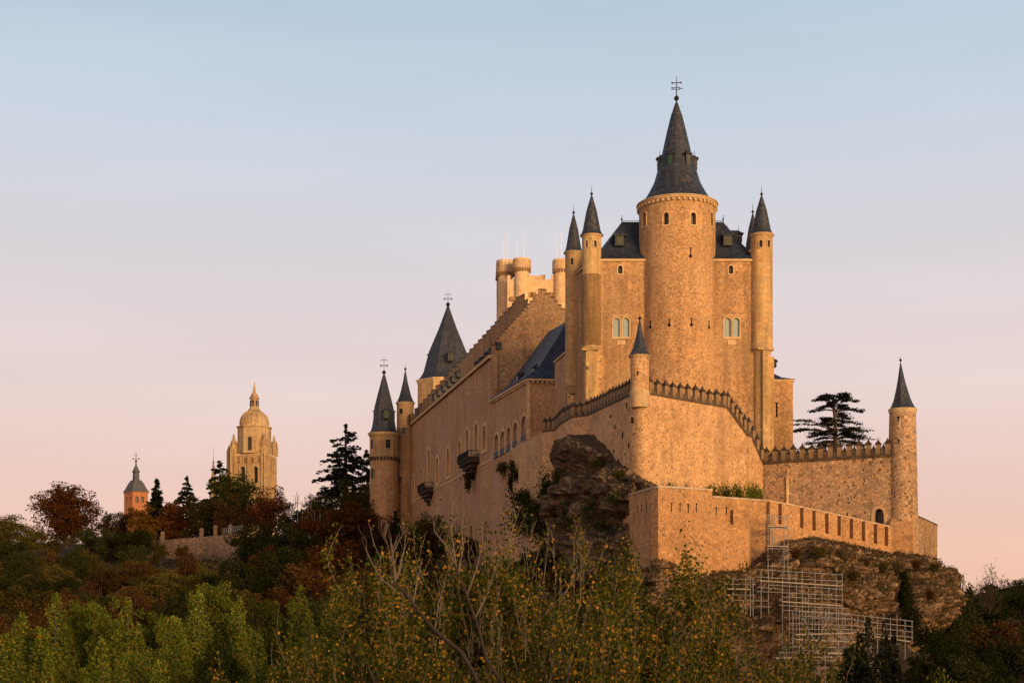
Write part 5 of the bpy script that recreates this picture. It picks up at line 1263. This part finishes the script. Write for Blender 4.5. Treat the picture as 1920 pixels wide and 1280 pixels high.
# ------------------------------------------------------------------ ivy, dry brush
def scatter(name, boxes, n, ls, mat, seed, **k):
    rng = np.random.default_rng(seed); pts = []
    for x, y, rx, ry, d, rd in boxes:
        q = rng.normal(size=(n, 3)) * .5; c = np.array(P(x, y, d)); pts.append(c + q * np.array([rx * d / F, rd, ry * d / F]))
    o = bpy.data.objects.new(name, leaves(np.concatenate(pts), ls, rng, name, mat)); COL.objects.link(o); return o
def plant(name, label, cat, boxes, n, ls, mat, seed):
    o = scatter(name, boxes, n, ls, mat, seed); c = P(boxes[-1][0], boxes[-1][1], boxes[-1][4]); o.data.transform(Matrix.Translation(-c)); o.location = c; return tag(o, label, cat)
plant('climbing_plant', 'bright green tuft of leaves hanging on the palace wall', 'climbing plant', [(945, 880, 10, 14, 218, .7), (940, 876, 7, 8, 218, .7)], 420, .16, 'leaf_olive', 1)
plant('ivy', 'dark ivy hanging down the palace wall beside the green tuft', 'ivy', [(962, 875, 12, 14, 213, .7), (958, 905, 7, 22, 214, .6), (968, 890, 8, 14, 211, .6)], 420, .16, 'leaf_green_dark', 2)
plant('ivy', 'mass of dark ivy below the merlons left of the crag', 'ivy', [(985, 935, 26, 18, 205, 1.2), (1005, 955, 30, 26, 199, 1.4), (1025, 925, 16, 34, 194, 1.0), (980, 975, 30, 28, 204, 1.6), (1010, 990, 34, 24, 196, 1.6)], 1300, .18, 'leaf_green_dark', 3)
plant('ivy', 'dark green ivy filling the cleft in the cliff', 'ivy', [(1692, 1090, 9, 20, 166, 1.2), (1698, 1125, 12, 24, 165, 1.4), (1710, 1160, 18, 24, 162, 1.6), (1735, 1195, 34, 20, 160, 2.0), (1770, 1215, 40, 24, 158, 2.5)], 1500, .15, 'leaf_green_dark', 4)
plant('ivy', 'dark ivy trailing over the lower face of the crag', 'ivy', [(1120, 868, 12, 6, 172.5, .6), (1160, 890, 12, 5, 165, .6), (1150, 935, 16, 14, 164.5, 1.0), (1105, 950, 14, 18, 171, 1.0), (1060, 960, 16, 26, 180, 1.0), (1045, 900, 7, 22, 186, .8), (1130, 985, 26, 14, 167, 1.0)], 520, .13, 'leaf_green_dark', 14)
plant('hanging_growth', 'dark growth hanging from the long balcony', 'climbing plant', [(880, 893, 14, 8, 241, .9), (878, 908, 6, 12, 241, .6)], 420, .16, 'leaf_brown', 5)
rng = np.random.default_rng(9)
dg = bpy.context.evaluated_depsgraph_get(); pts = []
for o, zmin, prob in ((cliff, -1.0, .8),):
    for p in o.data.polygons:
        c = p.center
        if abs(p.normal.z) > .34 and c.z > zmin and rng.random() < prob * (.4 + .9 * (mnoise.noise(c * .35) > -.1)):
            for k in range(4): pts.append((c.x + rng.normal() * .18, c.y + rng.normal() * .18 - .03, c.z + abs(rng.normal()) * .16))
if pts: o = bpy.data.objects.new('dry_brush', leaves(np.array(pts), .12, rng, 'dry_brush', 'brush')); COL.objects.link(o); tag(o, 'low grey brown brush growing over the top of the cliff', 'brush', kind='stuff')
for i, (x, y, d) in enumerate(((1452, 1040, 156.5), (1492, 1032, 157.5), (1535, 1030, 158.5), (1580, 1034, 160), (1622, 1050, 162), (1655, 1060, 163), (1688, 1058, 164.5), (1718, 1052, 166), (1750, 1060, 168), (1768, 1085, 171), (1745, 1110, 165.5), (1600, 1075, 158.5))):
    c = P(x, y, d); put(SHR[i % 3], 'shrub', 'small brown shrub rooted on the cliff below the terrace wall', 'shrub', (c.x, c.y, c.z - .8), (.7, .7, .55), i, ('brush', 'leaf_brown', 'leaf_olive')[i % 3], 'shrubs growing on the cliff')
# undergrowth between the trees
pts = []
for k in range(110000):
    X = rng.uniform(-75, 75); Y = rng.uniform(120, 330)
    if abs(X) > Y * .40 or (X > -18 and Y > 162 and X < 55): continue
    if mnoise.noise(Vector((X * .09, Y * .09, 3))) < -.22 and X < 0 and Y > 210: continue
    z = float(g(X, Y)); pts.append((X, Y, z + abs(rng.normal()) * 1.1))
o = bpy.data.objects.new('undergrowth', leaves(np.array(pts), .26, rng, 'undergrowth', 'leaf_olive')); COL.objects.link(o); tag(o, 'dull scrub covering the ground between the trees', 'undergrowth', kind='stuff')

# ------------------------------------------------------------------ green poplars, then the autumn poplars nearest the camera
PG = 'green poplars along the bottom left'
pop = [(105, 1112, 50, 98), (150, 1098, 46, 100), (196, 1092, 42, 96), (238, 1122, 46, 92), (276, 1112, 44, 95), (318, 1128, 40, 92), (372, 1110, 44, 98), (402, 1062, 60, 104), (448, 1118, 44, 94), (488, 1092, 46, 96), (533, 1092, 40, 98), (563, 1100, 44, 95),
       (600, 1135, 46, 90), (634, 1096, 50, 96), (668, 1125, 40, 94), (40, 1150, 54, 100), (130, 1178, 40, 66), (40, 1240, 50, 62), (190, 1195, 46, 72), (260, 1185, 50, 76), (330, 1190, 50, 74), (410, 1170, 54, 72), (480, 1185, 54, 76), (560, 1180, 50, 74), (640, 1185, 50, 76),
       (720, 1165, 46, 84), (300, 1235, 54, 60), (440, 1235, 50, 62), (90, 1225, 46, 64), (1460, 1240, 40, 92), (1520, 1225, 40, 96), (1560, 1245, 36, 92)]
BI = (1, 2, 4, 5, 7, 9, 10, 12, 14, 19, 21, 23, 24, 27)
named = {0: 'green poplar with a leafy pointed top, first tall one from the left', 7: 'tallest green poplar with a pointed tip left of the middle of the thicket', 16: 'pale green young poplar nearest the camera at the bottom left', 13: 'green poplar with a tall pointed top next to the yellow leaved ones', 17: 'yellow green poplar in the bottom left corner'}
for i, (x, yt, hw, d) in enumerate(pop):
    if x > 1400: tree(POP[i % 4], x, yt, hw, d, 'dark green poplar below the scaffolding', 'poplar', 'poplar_tree', 'leaf_green', 'poplars below the scaffolding'); continue
    tree(BUSH[i % 2] if i in BI else POP[i % 4], x, yt, hw * (1.15 if i in BI else 1.5), d, named.get(i, 'green poplar in the row of leafy poplars at the bottom left'), 'poplar', 'poplar_tree', 'leaf_poplar' if i in BI and i % 3 else None, None if i in named else PG)
AG = 'autumn poplars with yellowing leaves in the foreground'
wl = [(560, 1150, 150, 52), (745, 1015, 210, 58), (850, 950, 210, 60), (955, 915, 210, 62), (1060, 935, 220, 58), (1160, 1000, 210, 62), (1260, 1065, 180, 64), (1350, 1105, 170, 66), (820, 1060, 200, 50), (960, 1040, 210, 48), (1110, 1060, 200, 48), (1240, 1130, 180, 54), (1400, 1160, 150, 60), (690, 1150, 170, 50), (1290, 1175, 170, 48)]
for i, (x, yt, hw, d) in enumerate(wl):
    lb = {0: 'autumn poplar with orange leaves on long bare twigs among the green poplars', 3: 'tallest autumn poplar in front of the palace wall, bare twigs at its top', 12: 'dark leaved autumn poplar left of the scaffolding'}.get(i, 'yellow and green autumn poplar with upright pale twigs in the foreground')
    tree(WILD[i % 4], x, yt, hw, d, lb, 'poplar', 'autumn_poplar', None, None if i in (0, 3, 12) else AG, zb=-17)
def leaning():
    rng = np.random.default_rng(88); m = MB(); tw = MB(); d = 45.0; pts = []; o = P(905, 1300, d)
    def q(l, dy=0): return [P(x, y, d + dy) - o for x, y in l]
    for l, r0, r1 in (([(905, 1300), (890, 1265), (865, 1222), (815, 1182), (785, 1145), (760, 1112), (740, 1090)], .10, .045), ([(955, 1300), (930, 1262), (912, 1235), (895, 1170), (875, 1115), (852, 1055)], .09, .035)):
        k = q(l); m.tube(k, list(np.linspace(r0, r1, len(k))), 6)
    for l in ([(740, 1090), (731, 1035), (722, 1005), (726, 981)], [(744, 1082), (735, 1042), (748, 1012), (762, 992)], [(745, 1085), (752, 1050), (759, 1025), (760, 1000)], [(742, 1088), (738, 1055), (733, 1020), (734, 1008)], [(742, 1107), (717, 1087), (700, 1060), (687, 1032), (687, 1012)],
              [(775, 1130), (782, 1090), (792, 1045)], [(852, 1055), (835, 1020), (815, 997), (810, 960)], [(856, 1065), (850, 1020), (846, 985), (850, 940)], [(860, 1075), (868, 1030), (866, 985), (872, 950)], [(875, 1115), (892, 1070), (905, 1020), (904, 975)], [(890, 1160), (915, 1110), (930, 1060)], [(815, 1182), (822, 1130), (835, 1090)]):
        k = q(l); tw.tube(k, list(np.linspace(.030, .009, len(k))), 4)
        for j in range(9):
            i = int(rng.integers(1, len(k))); b = k[i - 1].lerp(k[i], rng.random()); a = rng.uniform(0, 6.28)
            t = limb(tw, b, (math.cos(a) * .5, math.sin(a) * .3, .9), rng.uniform(.25, .75), .010, rng, .1, .12, 4, .4, 3)
            if rng.random() < .35: pts.append(np.array(t[-1]))
    return dict(trunk=mesh_of(m, 'trunk', 'bark'), twigs=mesh_of(tw, 'twigs', 'bark_pale'), crown=leaves(np.array(pts), .055, rng, 'crown', 'leaf_gold', 0, .85), H=1, R=1), o
lt, lo_ = leaning(); put(lt, 'bare_tree', 'leaning bare poplar with forked pale twigs left of the autumn poplars', 'tree', lo_, (1, 1, 1))
tree(BR[3], 738, 1085, 24, 95, 'small golden tree among the autumn poplars', mat='leaf_gold')

# ------------------------------------------------------------------ garden wall and posts on the ridge
gw = thing('garden_wall', 'low stone retaining wall along the ridge below the autumn trees', 'stone wall', (PX(370, 296), 296, 12))
q = at([(205, 305), (300, 300), (380, 296), (452, 292)]); zt_ = [PZ(1010, 305), PZ(1012, 300), PZ(1006, 296), PZ(999, 292)]
strip(q, zt_, [8] * 4, 1.2).build('wall', MATS['rubble_wall'], gw)
for i, (x, y) in enumerate(((305, 1004), (378, 997), (404, 992), (432, 990))):
    d = 296.5; z = PZ(y, d); c = Vector((PX(x, d), d, z)); m = MB()
    po = thing('stone_post', 'ball topped stone post on the garden wall along the ridge', 'post', (c.x, c.y, z - 1.6), 'stone posts along the ridge')
    MB().box(c + Vector((0, 0, -.8)), (.35, .35, .9)).build('pillar', MATS['rubble_wall'], po); MB().ball((c.x, c.y, z + .45), .5, 10).build('ball', MATS['rubble_wall'], po, 60)
fe = thing('railing', 'thin metal railing on top of the garden wall near the autumn trees', 'railing', (PX(440, 291), 291, PZ(1000, 291)))
m = MB(); a, b = P(418, 1000, 293.2), P(455, 994, 290.5)
for k in range(12): p = a.lerp(b, k / 11); m.box(p + Vector((0, 0, .5)), (.04, .04, .6))
m.build('baluster', MATS['galvanised'], fe); m = MB()
for dz in (.35, 1.05): m.tube([a + Vector((0, 0, dz)), b + Vector((0, 0, dz))], .05, 4)
m.build('rail', MATS['galvanised'], fe)
mf = thing('metal_frame', 'pale lattice of metal tubes sticking out of the trees left of the round tower', 'metal frame', (PX(580, 300), 300, 14))
m = MB()
for x, yt, yb in ((558, 930, 985), (566, 938, 990), (577, 940, 992), (583, 936, 992), (590, 955, 1000), (600, 962, 1005), (612, 955, 1005)): m.tube([P(x, yb, 298), P(x, yt, 298)], .07, 4)
m.build('upright', MATS['galvanised'], mf); m = MB()
for x0, x1, y in ((556, 585, 943), (556, 586, 958), (575, 602, 972), (588, 614, 984)): m.tube([P(x0, y, 298), P(x1, y + 2, 298)], .06, 4)
m.build('crossbar', MATS['galvanised'], mf)

# ------------------------------------------------------------------ scaffolding on the cliff
def scaffold(label, d, dd, ups, bars, decks, braces):
    """ups: (x, ytop, ybottom); bars: (x0, y0, x1, y1); two planes dd apart in depth, every tube a part"""
    x = ups[0][0]; s = thing('scaffold', label, 'scaffold', (PX(x, d), d, PZ(ups[0][2], d)))
    for x, yt, yb in ups:
        for k in (0, 1): MB().tube([P(x, yb, d + dd * k), P(x, yt, d + dd * k)], .042, 5).build('standard', MATS['galvanised'], s)
    for x0, y0, x1, y1 in bars:
        for k in (0, 1): MB().tube([P(x0, y0, d + dd * k - .06), P(x1, y1, d + dd * k - .06)], .034, 5).build('ledger', MATS['galvanised'], s)
    for x0, y0, x1, y1 in decks:
        a, b = P(x0, y0, d - .1), P(x1, y1, d - .1); m = MB(); t = (b - a).normalized()
        m.prism([a, b, b + Vector((0, dd + .2, 0)), a + Vector((0, dd + .2, 0))], [p + Vector((0, 0, .12)) for p in (a, b, b + Vector((0, dd + .2, 0)), a + Vector((0, dd + .2, 0)))]); m.build('deck', MATS['plank'], s)
    for x0, y0, x1, y1 in braces: MB().tube([P(x0, y0, d - .12), P(x1, y1, d - .12)], .036, 5).build('brace', MATS['galvanised'], s)
scaffold('narrow scaffold tower with ladders standing against the terrace wall', 156.6, 1.3, [(1440, 962, 1085), (1448, 966, 1085), (1470, 966, 1085), (1477.5, 962, 1085)],
         [(1438, y, 1480, y + .5) for y in (967, 972, 990, 1005, 1010, 1028, 1042, 1048, 1061)], [(1439, 987, 1479, 987.5), (1439, 1024, 1479, 1025)],
         [(1443, 989, 1455, 1022), (1446, 989, 1458, 1022), (1475, 1025, 1462, 1060), (1472, 1025, 1459, 1060)])
scaffold('upper tiers of scaffolding hung across the face of the cliff', 151.8, 1.4, [(1358, 1086, 1150), (1374, 1084, 1150), (1398, 1084, 1150), (1407, 1082, 1155), (1412, 1082, 1155), (1427, 1066, 1160), (1441, 1070, 1150), (1467, 1070, 1230), (1480, 1072, 1230), (1493, 1072, 1230), (1504, 1066, 1230), (1516, 1100, 1230), (1528, 1072, 1230), (1541, 1074, 1230), (1554, 1100, 1230), (1568, 1076, 1230), (1579, 1074, 1230)],
         [(1352, 1084, 1416, 1086), (1355, 1094, 1416, 1095), (1355, 1114, 1416, 1115), (1352, 1124, 1440, 1126), (1420, 1067, 1581, 1077), (1420, 1081, 1581, 1089), (1420, 1100, 1470, 1104), (1420, 1108, 1581, 1116), (1466, 1118, 1581, 1124), (1410, 1136, 1446, 1137), (1466, 1143, 1590, 1149), (1470, 1157, 1596, 1161), (1460, 1134, 1590, 1140), (1440, 1096, 1581, 1104)],
         [(1357, 1104, 1406, 1105), (1425, 1089, 1578, 1099), (1467, 1128, 1578, 1136)], [(1402, 1115, 1392, 1150), (1398, 1115, 1388, 1150), (1504, 1150, 1520, 1190), (1541, 1170, 1556, 1140)])
ups = [(1450 + i * 12.2, 1138 + (i * 7) % 13 + (10 if i > 11 else 0), 1290) for i in range(20)] + [(1697, 1160, 1235), (1710, 1164, 1206)]
ups = [(x, yt + (110 if x < 1462 else 75 if x < 1480 else 0), yb) for x, yt, yb in ups]
scaffold('wide lower scaffolding of many tubes and dark decks at the foot of the cliff', 147.6, 1.5, ups,
         [(1505, 1146, 1605, 1152), (1505, 1154, 1605, 1160), (1480, 1168, 1610, 1172), (1476, 1178, 1612, 1180), (1470, 1212, 1640, 1214), (1460, 1222, 1600, 1226), (1458, 1236, 1590, 1238), (1458, 1250, 1590, 1252), (1600, 1152, 1712, 1164), (1600, 1162, 1712, 1174), (1600, 1172, 1712, 1184), (1600, 1184, 1712, 1194)],
         [(1492, 1190, 1602, 1187), (1492, 1199, 1610, 1204), (1528, 1222, 1588, 1226), (1455, 1234, 1560, 1232), (1625, 1192, 1707, 1203)], [(1506, 1160, 1524, 1196), (1540, 1186, 1556, 1150), (1515, 1235, 1530, 1262), (1500, 1206, 1518, 1232)] + [(1510 + 10 * k, 1203, 1515 + 10 * k, 1193) for k in range(9)] + [(1515 + 10 * k, 1193, 1520 + 10 * k, 1203) for k in range(9)])
